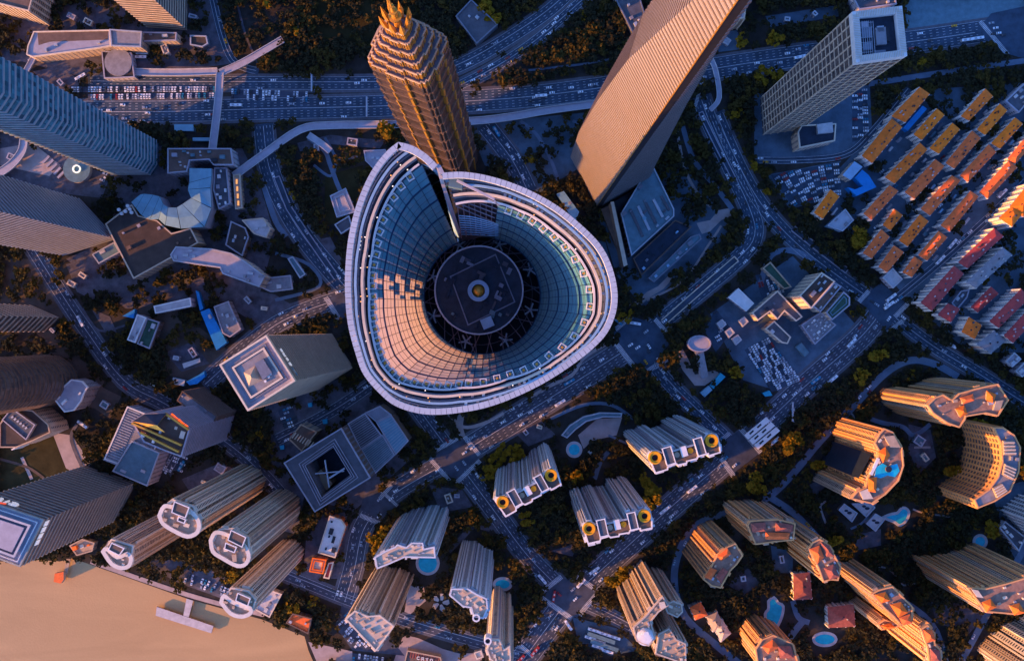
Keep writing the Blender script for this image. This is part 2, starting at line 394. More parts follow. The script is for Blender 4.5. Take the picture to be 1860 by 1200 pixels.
for q, m in (([(60, 560), (100, 600), (130, 640), (110, 645), (60, 600)], 'paving_brown'), ([(165, 560), (200, 575), (215, 610), (190, 600)], 'paving_violet'), ([(120, 480), (160, 470), (200, 520), (170, 545), (140, 530)], 'paving_violet'), ([(430, 520), (500, 535), (540, 560), (470, 590), (420, 560)], 'paving_violet'), ([(300, 640), (350, 620), (380, 660), (330, 675)], 'paving_violet'), ([(180, 700), (220, 720), (200, 760), (170, 740)], 'paving_brown'),
             ([(140, 880), (190, 870), (180, 900), (130, 910)], 'paving_brown'), ([(540, 260), (600, 245), (640, 250), (700, 255), (690, 270), (600, 262), (545, 275)], 'paving_violet'), ([(560, 440), (600, 430), (620, 470), (600, 490)], 'paving_violet'), ([(500, 560), (560, 540), (580, 560), (520, 585)], 'paving_violet'), ([(330, 870), (400, 840), (430, 850), (350, 900)], 'paving_violet'), ([(930, 780), (980, 760), (1010, 790), (960, 810)], 'paving_violet'),
             ([(1000, 1000), (1050, 985), (1040, 1010)], 'paving_violet'), ([(780, 880), (840, 890), (860, 920), (800, 930)], 'paving_violet'), ([(560, 860), (520, 900), (500, 960), (540, 970)], 'paving_violet'), ([(0, 270), (60, 260), (110, 300), (90, 320), (0, 300)], 'paving_pink'), ([(60, 130), (110, 120), (150, 150), (110, 180)], 'paving_violet'), ([(1300, 60), (1340, 55), (1345, 90), (1305, 95)], 'paving_blue'), ([(1390, 30), (1520, 10), (1525, 30), (1400, 50)], 'paving_blue'),
             ([(1060, 430), (1100, 440), (1120, 520), (1090, 510)], 'paving_blue'), ([(1350, 930), (1400, 915), (1400, 930), (1360, 940)], 'drive'), ([(1400, 990), (1440, 1000), (1440, 1040), (1405, 1040)], 'paving_blue'), ([(1320, 1060), (1360, 1030), (1380, 1060), (1350, 1080)], 'paving_violet'), ([(1560, 830), (1470, 880), (1480, 900)], 'paving_violet'), ([(1650, 770), (1690, 780), (1700, 830), (1670, 860), (1650, 820)], 'paving_violet'), ([(1730, 1010), (1770, 990), (1800, 1000), (1780, 1020)], 'paving_blue')):
    sheet('pavement', q, m)
ROADS = [  # centre line, width, lanes, cars per 100 readings, surface
 ([(110, 203), (300, 203), (480, 198), (690, 193), (850, 184), (960, 176), (1110, 157), (1340, 118), (1560, 88), (1700, 70), (1900, 40)], 40, 8, 5.0, 'asphalt'),
 ([(160, 150), (300, 151), (460, 151), (680, 151), (770, 142), (850, 112), (930, 66), (1000, 18), (1050, -30)], 25, 5, 1.2, 'asphalt'),
 ([(830, 158), (900, 122), (980, 68), (1080, -20)], 18, 4, 9.0, 'asphalt'),
 ([(383, -20), (405, 70), (428, 115), (470, 130)], 14, 2, 3.0, 'asphalt'),
 ([(478, 225), (488, 300), (518, 375), (563, 445), (640, 535)], 36, 6, 3.5, 'asphalt'),
 ([(370, 700), (470, 612), (540, 570), (660, 530)], 32, 6, 2.0, 'asphalt_violet'),
 ([(10, 370), (64, 457), (110, 530), (150, 590), (225, 690), (295, 730), (370, 775), (440, 825), (500, 885), (535, 930)], 26, 4, 2.0, 'asphalt_violet'),
 ([(500, 800), (600, 748), (680, 695)], 22, 4, 3.0, 'asphalt_violet'),
 ([(755, 735), (825, 830)], 30, 6, 2.0, 'asphalt_violet'),
 ([(825, 830), (1000, 722), (1160, 620)], 44, 8, 7.0, 'asphalt_violet'),
 ([(1155, 620), (1250, 545), (1345, 465), (1371, 425), (1362, 380), (1330, 310), (1290, 225), (1272, 175)], 32, 6, 4.0, 'asphalt'),
 ([(1300, 205), (1342, 300), (1388, 378), (1450, 445), (1530, 507), (1605, 558)], 26, 4, 4.0, 'asphalt'),
 ([(825, 830), (900, 930), (960, 1010), (1035, 1085)], 34, 6, 4.0, 'asphalt_violet'),
 ([(1035, 1085), (1130, 1000), (1230, 910), (1340, 815), (1460, 703), (1560, 615), (1605, 560)], 42, 8, 8.0, 'asphalt_violet'),
 ([(1160, 620), (1210, 690), (1270, 750), (1342, 818)], 26, 5, 8.0, 'asphalt'),
 ([(1035, 1085), (985, 1150), (930, 1225)], 46, 8, 5.0, 'asphalt_violet'),
 ([(1035, 1085), (1110, 1118), (1170, 1150)], 18, 3, 2.0, 'asphalt_violet'),
 ([(825, 830), (760, 865), (700, 905), (657, 960), (641, 1030), (622, 1095)], 34, 5, 4.0, 'asphalt_violet'),
 ([(500, 1036), (570, 1064), (630, 1088), (740, 1128), (870, 1166), (960, 1190)], 20, 3, 3.0, 'asphalt_violet'),
 ([(1605, 560), (1690, 625), (1780, 680), (1890, 750)], 24, 4, 2.0, 'asphalt'),
 ([(1605, 560), (1690, 490), (1790, 400), (1890, 305)], 15, 2, 3.0, 'asphalt'),
 ([(1740, 684), (1700, 662), (1655, 654), (1610, 676), (1555, 732), (1490, 800), (1440, 860), (1395, 902), (1340, 925), (1270, 950), (1234, 1000), (1225, 1060), (1245, 1120), (1300, 1170), (1350, 1210)], 13, 0, 1.2, 'drive'),
 ([(1395, 900), (1440, 930), (1475, 965), (1520, 1015), (1600, 1066), (1690, 1130), (1720, 1210)], 12, 0, 2.0, 'drive'),
 ([(1375, 291), (1450, 291), (1535, 281), (1585, 238), (1650, 160)], 13, 2, 3.0, 'asphalt'),
 ([(165, 1019), (340, 1079), (480, 1116)], 8, 0, 0.0, 'paving_pink'),
 ([(880, 225), (930, 290), (960, 350)], 34, 6, 5.0, 'asphalt'),
 ([(1380, 520), (1400, 465), (1440, 455), (1480, 475)], 10, 0, 0, 'drive'),
 ([(1880, 960), (1790, 1120), (1730, 1230)], 12, 0, 3.0, 'drive'),
 ([(300, 860), (340, 800), (420, 740)], 18, 3, 6.0, 'asphalt_violet'),
]
ROAD_NAME = ['wide avenue along the top', 'upper carriageway above the parked cars', 'jammed curving carriageway by the park', 'short road at the top left', 'ramp road left of the curved tower', 'road left of the bank tower', 'diagonal road at the far left', 'street under the curved tower', 'stub road above the zebra ringed junction', 'road along the bottom of the curved tower', 'road curving round the tapering tower garden', 'road between car park and ramps',
 'road from the zebra ringed junction to the lower one', 'long straight road past the toll canopy', 'road from the curved tower corner to the toll canopy', 'wide road at the bottom edge', 'side road of the bus station', 'road beside the white roofed school', 'riverside street at the bottom', 'tree lined street below the red roofs', 'bus street through the estate', 'winding pale drive', 'lower garden drive', 'lane below the lattice tower', 'river walk', 'side road east of the pagoda tower', 'office loop drive', 'drive at the right edge', 'street beside the podium hall']
CARS = []     # (x, y, heading on the map, kind)
for k, (pts, wd, lanes, dens, surf) in enumerate(ROADS):
    sp = smooth(pts, 5)
    if wd > 16:
        L, Rr = ribbon(sp, wd + 9)
        b = MB(); z = 0.13 + 0.003 * k
        for i in range(len(L) - 1):
            b.poly([(*W(*Rr[i]), z), (*W(*Rr[i + 1]), z), (*W(*L[i + 1]), z), (*W(*L[i]), z)], 'kerbstone')
        for E in (L, Rr):
            for i in range(len(E) - 1):
                b.poly([(*W(*E[i]), 0), (*W(*E[i + 1]), 0), (*W(*E[i + 1]), z), (*W(*E[i]), z)], 'kerbstone')
        tag(b.build('pavement'), kind='structure')
    L, Rr = ribbon(sp, wd)
    b = MB(); z = 0.26 + 0.004 * k
    for i in range(len(L) - 1):
        q = [Rr[i], Rr[i + 1], L[i + 1], L[i]]; mark(q)
        b.poly([(*W(*p), z) for p in q], surf)
    ro = tag(b.build('road' if lanes else 'path'), kind='structure')
    road_z = z
    # lane lines: solid at the edges and in the middle, dashes between
    cum = [0.0]
    for i in range(1, len(sp)): cum.append(cum[-1] + math.dist(sp[i], sp[i - 1]))
    def at(s, off):
        s = max(0.0, min(cum[-1] - 1e-3, s)); i = max(j for j in range(len(cum) - 1) if cum[j] <= s)
        t = (s - cum[i]) / max(1e-6, cum[i + 1] - cum[i]); a = Vector(sp[i]); c = Vector(sp[i + 1]); d = (c - a).normalized()
        p = a + (c - a) * t + Vector((-d.y, d.x)) * off
        return p, d
    if lanes >= 2:
        b = MB(); z = 0.40 + 0.004 * k
        lw = wd / lanes
        for j in range(1, lanes):
            off = -wd / 2 + j * lw; mid = (j == lanes // 2)
            s = 4.0
            while s < cum[-1] - 8:
                ln = 12.0 if mid else 4.5
                p, d = at(s, off); q, d2 = at(s + ln, off); nn = Vector((-d.y, d.x)) * (0.42 if mid else 0.3)
                b.poly([(*W(*(p - nn)), z), (*W(*(q - nn)), z), (*W(*(q + nn)), z), (*W(*(p + nn)), z)], 'paint')
                s += ln if mid else 12.0
        for sgn in (-1, 1):
            s = 4.0
            while s < cum[-1] - 12:
                p, d = at(s, sgn * (wd / 2 - 1)); q, d2 = at(s + 10, sgn * (wd / 2 - 1)); nn = Vector((-d.y, d.x)) * 0.28
                b.poly([(*W(*(p - nn)), z), (*W(*(q - nn)), z), (*W(*(q + nn)), z), (*W(*(p + nn)), z)], 'paint'); s += 10
        o = b.build('lane_marking', ro); o['kind'] = 'stuff'
    if dens:
        nl = max(2, lanes); lw = wd / nl
        for _ in range(int(cum[-1] / 100 * dens * 0.95)):
            j = random.randrange(nl); s = random.uniform(5, cum[-1] - 5)
            p, d = at(s, -wd / 2 + (j + 0.5) * lw)
            CARS.append((p.x, p.y, math.atan2(-d.y, d.x), 'driven', road_z, ROAD_NAME[k]))
# crossings: big plain junction surfaces ringed by zebra strips
JUNCTIONS = [[(785, 827), (841, 795), (869, 830), (825, 873)], [(1113, 605), (1150, 575), (1195, 590), (1215, 625), (1180, 668), (1145, 655)],
             [(1019, 1048), (1081, 1068), (1048, 1121), (986, 1083)], [(1309, 802), (1347, 779), (1380, 822), (1331, 860)],
             [(1562, 545), (1599, 513), (1648, 553), (1609, 601)], [(660, 900), (700, 885), (725, 915), (690, 945), (655, 925)], [(590, 545), (620, 530), (650, 560), (620, 580)],
             [(1770, 60), (1800, 25), (1870, 10), (1870, 110), (1835, 100)]]
for k, p in enumerate(JUNCTIONS):
    sheet('road', p, 'asphalt_violet' if k not in (1, 4, 7) else 'asphalt', z=0.52 + 0.004 * k)
ZEBRAS = [(783, 822, 838, 791, 8), (844, 793, 871, 826, 8), (872, 836, 828, 877, 8), (781, 832, 820, 877, 8), (1110, 612, 1150, 664, 9), (1172, 676, 1212, 652, 9), (1118, 598, 1150, 572, 8), (1190, 580, 1216, 610, 8),
          (985, 1073, 1020, 1046, 9), (1038, 1040, 1080, 1068, 9), (1082, 1080, 1052, 1116, 9), (984, 1085, 1038, 1122, 9), (936, 1164, 968, 1190, 8), (1305, 802, 1325, 786, 8), (1310, 832, 1332, 864, 9), (1342, 774, 1382, 822, 9),
          (1560, 548, 1578, 528, 8), (1625, 575, 1650, 550, 8), (1612, 604, 1640, 582, 8), (690, 905, 712, 880, 7), (655, 935, 690, 950, 8), (690, 888, 722, 918, 6), (592, 540, 616, 580, 9), (1780, 40, 1830, 100, 8), (1262, 195, 1275, 150, 6)]
for (x0, y0, x1, y1, wd) in ZEBRAS:
    a = Vector((x0, y0)); c = Vector((x1, y1)); d = (c - a); L = d.length; d.normalize(); nn = Vector((-d.y, d.x)) * wd / 2
    b = MB(); s = 0.0
    b.poly([(*W(*(p)), 0.60) for p in (a - nn * 1.15, c - nn * 1.15, c + nn * 1.15, a + nn * 1.15)], 'asphalt_violet')
    while s < L:
        p, q = a + d * s, a + d * min(L, s + 1.5)
        b.poly([(*W(*(p - nn)), 0.64), (*W(*(q - nn)), 0.64), (*W(*(q + nn)), 0.64), (*W(*(p + nn)), 0.64)], 'paint'); s += 2.5
    tag(b.build('crosswalk'), kind='structure')
# garden paths, light curving strips
for pts, wd, m in [([(1595, 905), (1570, 945), (1545, 960)], 4, 'drive'), ([(1658, 924), (1680, 932), (1715, 936), (1738, 943)], 3, 'paving_pink'), ([(1594, 1028), (1612, 1032), (1630, 1048), (1642, 1062), (1672, 1056)], 3, 'paving_pink'),
                   ([(1580, 760), (1605, 768), (1640, 775), (1660, 790), (1690, 770)], 8, 'drive'), ([(1660, 812), (1690, 812)], 4, 'paving_pink'), ([(1665, 896), (1680, 885)], 3, 'paving_pink'),
                   ([(1533, 745), (1548, 752), (1552, 763)], 3, 'paving_pink'), ([(838, 752), (835, 775), (842, 800)], 12, 'paving_pink'), ([(815, 752), (842, 775), (880, 768), (915, 750)], 6, 'paving_pink'),
                   ([(960, 722), (1000, 700), (1040, 680), (1060, 650), (1100, 625)], 6, 'paving_pink'), ([(1000, 760), (1060, 735), (1110, 735), (1150, 760)], 6, 'drive'), ([(1080, 870), (1090, 840), (1105, 820)], 8, 'drive'),
                   ([(590, 250), (610, 290), (600, 320), (570, 300)], 5, 'drive'), ([(610, 290), (650, 285)], 5, 'drive'), ([(560, 250), (590, 275), (600, 300), (620, 350), (640, 370)], 8, 'drive'), ([(500, 460), (560, 480), (580, 520), (500, 545)], 6, 'drive'),
                   ([(480, 340), (500, 400), (520, 430)], 10, 'drive'), ([(1240, 230), (1260, 290), (1300, 340), (1330, 380)], 9, 'drive'), ([(1230, 240), (1245, 310), (1270, 355), (1290, 375)], 5, 'paving_pink'),
                   ([(1175, 545), (1240, 510), (1290, 440), (1310, 410)], 4, 'paving_pink'), ([(1500, 950), (1490, 920), (1500, 910)], 4, 'paving_pink'), ([(150, 560), (180, 600), (230, 590)], 4, 'paving_violet'),
                   ([(1420, 1180), (1440, 1150), (1460, 1125)], 12, 'drive'), ([(1440, 1090), (1450, 1120), (1470, 1130)], 10, 'drive'), ([(1616, 1160), (1628, 1170), (1620, 1180)], 3, 'paving_pink'), ([(1150, 810), (1105, 790)], 4, 'drive'),
                   ([(890, 960), (910, 945), (935, 930), (960, 950)], 8, 'paving_violet'), ([(815, 1000), (840, 975), (860, 955), (890, 960)], 10, 'paving_violet'), ([(1040, 220), (1100, 240)], 5, 'drive'),
                   ([(1390, 490), (1395, 470), (1420, 455), (1460, 462)], 8, 'drive'), ([(945, 220), (975, 245), (1000, 290), (1015, 330)], 6, 'drive'), ([(1577, 153), (1700, 134), (1880, 108)], 10, 'drive'), ([(960, 128), (1050, 118), (1110, 108)], 4, 'drive'),
                   ([(430, 0), (445, 60), (470, 120)], 4, 'paving_violet'), ([(160, 870), (130, 800), (140, 770)], 6, 'paving_violet'), ([(40, 830), (58, 870)], 6, 'paving_pink'), ([(0, 833), (50, 848), (80, 868)], 5, 'paving_brown')]:
    sp = smooth(pts, 5); L, Rr = ribbon(sp, wd); b = MB(); LAYER[0] += 0.004
    for i in range(len(L) - 1):
        q = [Rr[i], Rr[i + 1], L[i + 1], L[i]]; mark(q); b.poly([(*W(*p), LAYER[0]) for p in q], m)
    tag(b.build('path'), kind='structure')
# tunnel ramps: sunken-looking channels framed by low pale walls
def ramp(label, pts, wd, m='cream'):
    L, Rr = ribbon(pts, wd); c = W(*pts[0])
    t = thing('tunnel_ramp', label, 'ramp', c)
    b = MB(); b.poly([(*W(*p), 0.62) for p in (Rr + list(reversed(L)))], 'asphalt'); b.build('carriageway', t)
    for E in (L, Rr):
        b = MB()
        for i in range(len(E) - 1): b.bar((*W(*E[i]), 0.9), (*W(*E[i + 1]), 0.9), 0.9, m, 1.6)
        b.build('side_wall', t)
    b = MB(); b.bar((*W(*L[0]), 0.95), (*W(*Rr[0]), 0.95), 0.9, m, 1.6); b.build('head_wall', t)
ramp('underpass ramp with pale glowing walls beside the curved glass tower', [(1337, 470), (1270, 528), (1205, 585)], 11)
ramp('grey walled underpass ramp curving past the lawn', [(503, 322), (525, 378), (560, 430), (612, 505)], 10, 'lilac')
ramp('underpass ramp between dark hedges near the office estate gate', [(1538, 492), (1490, 455), (1440, 415)], 10, 'lilac')
ramp('straight ramp with grey walls east of the tapering tower', [(1272, 205), (1300, 262), (1335, 330)], 8, 'lilac')
# ------------------------------------------------------------------ building kit
def roof_kit(t, p, h, n, mats=('silver', 'grey_roof', 'pale_roof'), big=1.0, seed=0):
    """plant rooms, stair heads and cooling units scattered inside the roof outline p (metres)"""
    r = random.Random(seed); xs = [a for a, b in p]; ys = [b for a, b in p]; q = offset(p, -2.0)
    a = max(range(len(p)), key=lambda i: math.dist(p[i], p[i - 1])); ang = math.atan2(p[a][1] - p[a - 1][1], p[a][0] - p[a - 1][0])
    k = 0; done = []
    for _ in range(n * 12):
        if k >= n: break
        x, y = r.uniform(min(xs), max(xs)), r.uniform(min(ys), max(ys)); s = r.uniform(1.6, 4.2) * big
        if not inside(q, x, y) or any(math.dist((x, y), d[:2]) < (s + d[2]) * 0.8 for d in done): continue
        if not all(inside(p, x + s * 0.8 * math.cos(e), y + s * 0.8 * math.sin(e)) for e in (0, 1.57, 3.14, 4.71)): continue
        done.append((x, y, s))
        block(r.choice(('plant_room', 'cooling_unit', 'stair_head')), t, (x, y, h), (s * r.uniform(0.7, 1.6), s * r.uniform(0.6, 1.0), r.uniform(1.2, 3.2) * big), r.choice(mats), ang); k += 1
def ribs_on(t, p, z0, z1, step, wd, out, m, name='rib', skip=3.0):
    n = len(p)
    for i in range(n):
        a = Vector(p[i]); c = Vector(p[(i + 1) % n]); L = (c - a).length
        if L < skip: continue
        d = (c - a).normalized(); nn = Vector((d.y, -d.x)); k = max(1, int(round(L / step))); rz = math.atan2(d.y, d.x)
        for j in range(k + 1):
            q = a + d * (L * j / k); q = q + nn * (out / 2 - 0.1)
            block(name, t, (q.x, q.y, z0), (wd, out, z1 - z0), m, rz)
def windows_on(t, p, z0, z1, fh, step, ww, wh, name='windows', m='window', out=0.12, skip=2.5):
    b = MB(); n = len(p)
    for i in range(n):
        a = Vector(p[i]); c = Vector(p[(i + 1) % n]); L = (c - a).length
        if L < skip: continue
        d = (c - a).normalized(); nn = Vector((d.y, -d.x)) * out; k = max(1, int(L / step))
        z = z0 + fh * 0.35
        while z + wh < z1:
            for j in range(k):
                s = L * (j + 0.5) / k; u = a + d * (s - ww / 2) ; v = a + d * (s + ww / 2)
                A, B = u + nn, v + nn
                b.poly([(A.x, A.y, z), (B.x, B.y, z), (B.x, B.y, z + wh), (A.x, A.y, z + wh)], m)
                b.poly([(A.x, A.y, z + wh), (B.x, B.y, z + wh), (v.x, v.y, z + wh + .15), (u.x, u.y, z + wh + .15)], 'lilac')
            z += fh
    if b.f: b.build(name, t)['kind'] = 'stuff'
def bays_on(t, p, z0, z1, fh, trim, wall, seed):
    """apartment walls: projecting bays of uneven width and depth, windows on the bays and in the recesses between"""
    r = random.Random(seed); wb = MB(); n = len(p)
    def win(a, d, nn, s, ww, out):
        z = z0 + 1.0; A = a + d * (s - ww / 2) + nn * out; B = a + d * (s + ww / 2) + nn * out
        while z + fh * .5 < z1 - 1.5:
            wb.poly([(A.x, A.y, z), (B.x, B.y, z), (B.x, B.y, z + fh * .52), (A.x, A.y, z + fh * .52)], 'window'); z += fh
    for i in range(n):
        a = Vector(p[i]); c = Vector(p[(i + 1) % n]); L = (c - a).length
        if L < 2.5: continue
        d = (c - a).normalized(); nn = Vector((d.y, -d.x)); rz = math.atan2(d.y, d.x); s = r.uniform(0, 1.0)
        while s < L - 1.2:
            ww = min(r.choice((1.4, 3.0, 4.4, 5.6, 6.6)), L - s); out = r.choice((.5, .8, 1.2, 1.7, 2.2)); mid = s + ww / 2; q = a + d * mid + nn * (out / 2 - .1)
            block('bay', t, (q.x, q.y, z0), (ww, out + .2, z1 - z0 - r.choice((.3, .6, 3.4, 6.6, .4))), r.choice((trim, trim, trim, wall)), rz)
            if ww > 2: win(a, d, nn, mid, ww * .5, out + .03)
            s += ww; g = r.choice((.8, 1.6, 2.4, 3.0))
            if s + g < L: win(a, d, nn, s + g / 2, g * .8, .05)
            s += g
    wb.build('windows', t)['kind'] = 'stuff'
def floor_lines(t, p, z0, z1, fh, out, th, m, name='floor_edges'):
    b = MB(); z = z0 + fh
    while z < z1 - 1:
        b.ring(p, -0.1, out, z, z + th, m); z += fh
    if b.f: b.build(name, t)['kind'] = 'stuff'
def bands(t, p, z0, z1, fh, out, th, m, name='floor_band', per=1):
    """one ring per storey, each an object, sharing its mesh"""
    n = int((z1 - z0) / (fh * per)); b = MB()
    for k in range(per): b.ring(p, -0.1, out, z0 + fh * k + fh * .5, z0 + fh * k + fh * .5 + th, m)
    copies(b.build(name, t), name, t, n, fh * per)
def footprint(poly, h, base, pad=3):
    q = to_px(offset(poly, pad / 1.9)); mark(q)
def building(name, label, cat, pts, h, style='plain', wall='beige', trim='cream', roof='grey_roof', glass='flat_glass', base=False, kit=4, step=4.5, fh=3.3,
             group=None, parapet=True, z0=0.0, ribw=1.3, ribout=1.0, big=1.0, kmats=('silver', 'grey_roof', 'pale_roof'), inset=None, gridw=(None, .7)):
    p = ccw(WP(pts, 0 if base else h)); c = centroid(p); t = thing(name, label, cat, c, group)
    footprint(p, h, base)
    b = MB(); b.prism(p, z0, h, glass if style in ('bands', 'grid', 'ribs') else wall); b.build('wall', t)
    b = MB(); b.poly([(*q, h - 0.02) for q in p], roof); b.build('roof', t)
    if parapet:
        b = MB(); b.ring(p, -0.9, 0.25, h - 1.2, h + 1.1, trim); b.build('parapet', t)
    if inset:
        q = offset(p, -inset[0]); b = MB(); b.ring(q, -0.5, 0.4, h, h + inset[1], inset[2]); b.build('roof_screen', t)
    if style == 'bands': bands(t, p, z0, h, fh, 0.45, fh * 0.27, trim)
    elif style == 'grid': bands(t, p, z0, h, fh, 0.35, gridw[0] or fh * 0.22, trim); ribs_on(t, p, z0, h, step, gridw[1], 0.6, trim, 'mullion')
    elif style == 'flats': bays_on(t, p, z0, h, fh, trim, wall, len(label) * 7 + int(h))
    elif style == 'ribs':
        ribs_on(t, p, z0, h - 0.5, step, ribw, ribout, trim); floor_lines(t, p, z0, h, fh, ribout * 0.45, fh * 0.35, wall)
    elif style == 'plain': windows_on(t, p, z0, h, fh, step, step * 0.42, fh * 0.45)
    if kit: roof_kit(t, p, h, kit, seed=len(label) + int(h), big=big, mats=kmats)
    return t, p
def hip(t, q, z, hh, m, name='tiled_roof', over=0.0):
    """hipped roof over the four corners q (metres): ridge along the long side"""
    q = ccw(q); q = offset(q, over) if over else q
    if math.dist(q[0], q[1]) < math.dist(q[1], q[2]): q = q[1:] + q[:1]
    L = math.dist(q[0], q[1]); wd = math.dist(q[1], q[2]); f = min(0.45, 0.5 * wd / L)
    mid = lambda a, b, s: (a[0] + (b[0] - a[0]) * s, a[1] + (b[1] - a[1]) * s)
    A = mid(mid(q[0], q[3], .5), mid(q[1], q[2], .5), f); B = mid(mid(q[0], q[3], .5), mid(q[1], q[2], .5), 1 - f)
    b = MB(); Q = [(*a, z) for a in q]; A3 = (*A, z + hh); B3 = (*B, z + hh)
    b.poly([Q[0], Q[1], B3, A3], m); b.poly([Q[1], Q[2], B3], m); b.poly([Q[2], Q[3], A3, B3], m); b.poly([Q[3], Q[0], A3], m); b.poly(list(reversed(Q)), m)
    return b.build(name, t)

# ------------------------------------------------------------------ towers to the west
building('ribbed_building', 'tan ribbed block with open roof well in the top left corner', 'building', [(-60, -70), (75, -60), (53, 21), (-75, -12)], 40, 'ribs', 'tan', 'beige', 'brown', kit=2, step=5, ribw=2)
building('striped_tower', 'pinkish tan office tower with fine floor lines above the long mall roof', 'tower', [(269, 51), (341, 56), (342, -14), (272, -19)], 230, 'bands', roof='grey_roof', trim='beige', glass='brown_glass', base=True, fh=6)
building('office_tower', 'tall blue glass tower with pale floor lines leaning in from the upper left edge', 'tower', [(206, 257), (288, 257), (288, 300), (276, 318), (206, 318)], 300, 'bands', trim='silver', glass='blue_glass', base=True, fh=7.5, kit=3)
building('office_tower', 'brown and blue chevron banded glass tower at the left edge above the plaza', 'tower', [(147, 362), (214, 434), (118, 464), (50, 392)], 290, 'bands', trim='silver', glass='grey_glass', base=True, fh=7.0, kit=3)
building('office_tower', 'dark tower with one broad beige side at the left edge', 'tower', [(110, 577), (85, 602), (36, 585), (60, 555)], 240, 'bands', trim='beige', glass='brown_glass', base=True, fh=9, kit=2)
_c = [(92 + 52 * math.cos(a * math.pi / 10), 690 + 46 * math.sin(a * math.pi / 10)) for a in range(20)]
building('round_tower', 'round dark olive tower with curved floor bands at the left edge', 'tower', _c, 190, 'bands', trim='bronze', glass='brown_glass', base=True, fh=7, kit=3)
t, p = building('bank_tower', 'brown glass riverside tower with white letter sign and bright rooftop frame', 'tower', [(-35, 905), (80, 943), (37, 1028), (-78, 986)], 178, 'bands', trim='sage', glass='brown_glass', roof='lilac', fh=7.0, kit=0)
q = offset(p, -6); b = MB(); b.ring(q, -1.6, 0, 178, 181.5, 'silver'); b.build('roof_frame', t)
q = offset(p, -9.5); b = MB(); b.prism(q, 178, 182, 'lilac', 'lilac'); b.build('plant_room', t)
q = offset(p, -3); b = MB(); b.ring(q, -0.4, 0, 178, 180, 'white'); b.build('roof_rail', t)
def sign_on(t, a, c, z, size, glyphs, m, name='letter', gap=1.25):
    """raised letters along a wall from a to c (metres), top at z; glyphs are lists of strokes in a 1 x 1 box"""
    a, c = Vector(a), Vector(c); d = (c - a).normalized(); nn = Vector((d.y, -d.x)); s = 0.0
    for g in glyphs:
        b = MB()
        for (x0, y0, x1, y1) in g:
            P = a + d * (s + x0 * size) + nn * 0.9; Q = a + d * (s + x1 * size) + nn * 0.9
            b.bar((P.x, P.y, z - size + y0 * size), (Q.x, Q.y, z - size + y1 * size), size * 0.2, m)
        b.build(name, t); s += size * gap * max(0.45, max(max(k[0], k[2]) for k in g))
GC = [(.9, .8, .5, .95), (.5, .95, .1, .7), (.1, .7, .1, .3), (.1, .3, .5, .05), (.5, .05, .9, .2)]
GI = [(.2, 0, .2, .75), (.2, .95, .2, 1.1)]
GT = [(.35, 0.05, .35, 1.1), (.05, .75, .65, .75), (.35, .05, .65, .05)]
# the word runs east to west along the north-east wall
pe, pw = Vector(W(62, 936, 178)), Vector(W(-25, 908, 178)); dd = (pw - pe).normalized()
st = pe + dd * 18
sign_on(t, tuple(st), tuple(pw), 173, 7.0, [GC, GI, GT, GI], 'sign_white')
b = MB(); e0 = Vector((-dd.y, dd.x)) if (-dd.y) > 0 else Vector((dd.y, -dd.x))
for k in range(8):
    f0, f1 = k / 8, (k + 1) / 8; z = lambda f: 174.5 + 2.6 * math.sin(f * math.pi)
    P, Q = st + dd * (7 + 11 * f0) + e0 * .9, st + dd * (7 + 11 * f1) + e0 * .9; b.bar((P.x, P.y, z(f0)), (Q.x, Q.y, z(f1)), 0.9, 'sign_red')
b.build('red_arc', t)
ps = Vector(W(78, 946, 178)); pz = Vector(W(44, 1018, 178)); dd = (pz - ps).normalized()
for k in range(4):
    P = ps + dd * (3 + 5.5 * k); nn = Vector((-dd.y, dd.x)) ; nn = nn if nn.x > 0 else -nn
    block('light_panel', t, (P.x + nn.x * .6, P.y + nn.y * .6, 168), (4.2, .6, 6), 'sign_white', math.atan2(dd.y, dd.x))
building('podium_hall', 'grey ribbed podium roof with pale edge beside the riverside glass tower', 'building', [(232, 738), (302, 766), (263, 860), (190, 833)], 24, 'plain', 'lilac', 'white', 'grey_roof', kit=0)
t, p = building('podium_block', 'pale grey flat podium roof between the ribbed hall and riverside glass tower', 'building', [(240, 800), (290, 822), (268, 882), (205, 855)], 28, 'plain', 'lilac', 'silver', 'teal_dull', kit=2)
for k in range(22):   # roof ribs of the podium hall
    a = W(229 - 41 * (k / 21), 742 + 92 * (k / 21), 24.1); d = W(254 - 41 * (k / 21), 752 + 92 * (k / 21), 24.1)
    pr = [o for o in COL.objects if o.name == 'podium_hall'][0]
    block('roof_rib', pr, ((a[0] + d[0]) / 2, (a[1] + d[1]) / 2, 24.0), (math.dist(a, d), .7, .7), 'silver', math.atan2(d[1] - a[1], d[0] - a[0]))
t, p = building('crowned_tower', 'dark tower with gilded roof crown and orange letters beside the ribbed podium', 'tower', [(240, 765), (262, 752), (305, 748), (345, 779), (330, 829), (300, 818), (262, 802)], 125, 'bands', trim='lilac', glass='grey_glass', roof='paving_brown', fh=4.4, kit=9, kmats=('white', 'cream', 'silver'))
b = MB(); b.poly([(*W(240, 765, 130), 130), (*W(285, 772, 134), 134), (*W(262, 752, 130), 130)], 'navy'); b.poly([(*W(262, 752, 130), 130), (*W(285, 772, 134), 134), (*W(303, 750, 130), 130)], 'navy')
b.poly([(*W(240, 765, 130), 130), (*W(300, 785, 131), 131), (*W(285, 772, 134), 134)], 'gold'); b.build('glass_prow', t)
for (x0, y0, x1, y1) in [(240, 768, 330, 808), (300, 750, 343, 780), (255, 785, 325, 820), (282, 772, 300, 752)]:
    b = MB(); b.bar((*W(x0, y0, 128), 128), (*W(x1, y1, 128), 128), 1.5, 'gold', 3); b.build('crown_beam', t)
_A, _B = W(343, 779, 125), W(305, 748, 125)
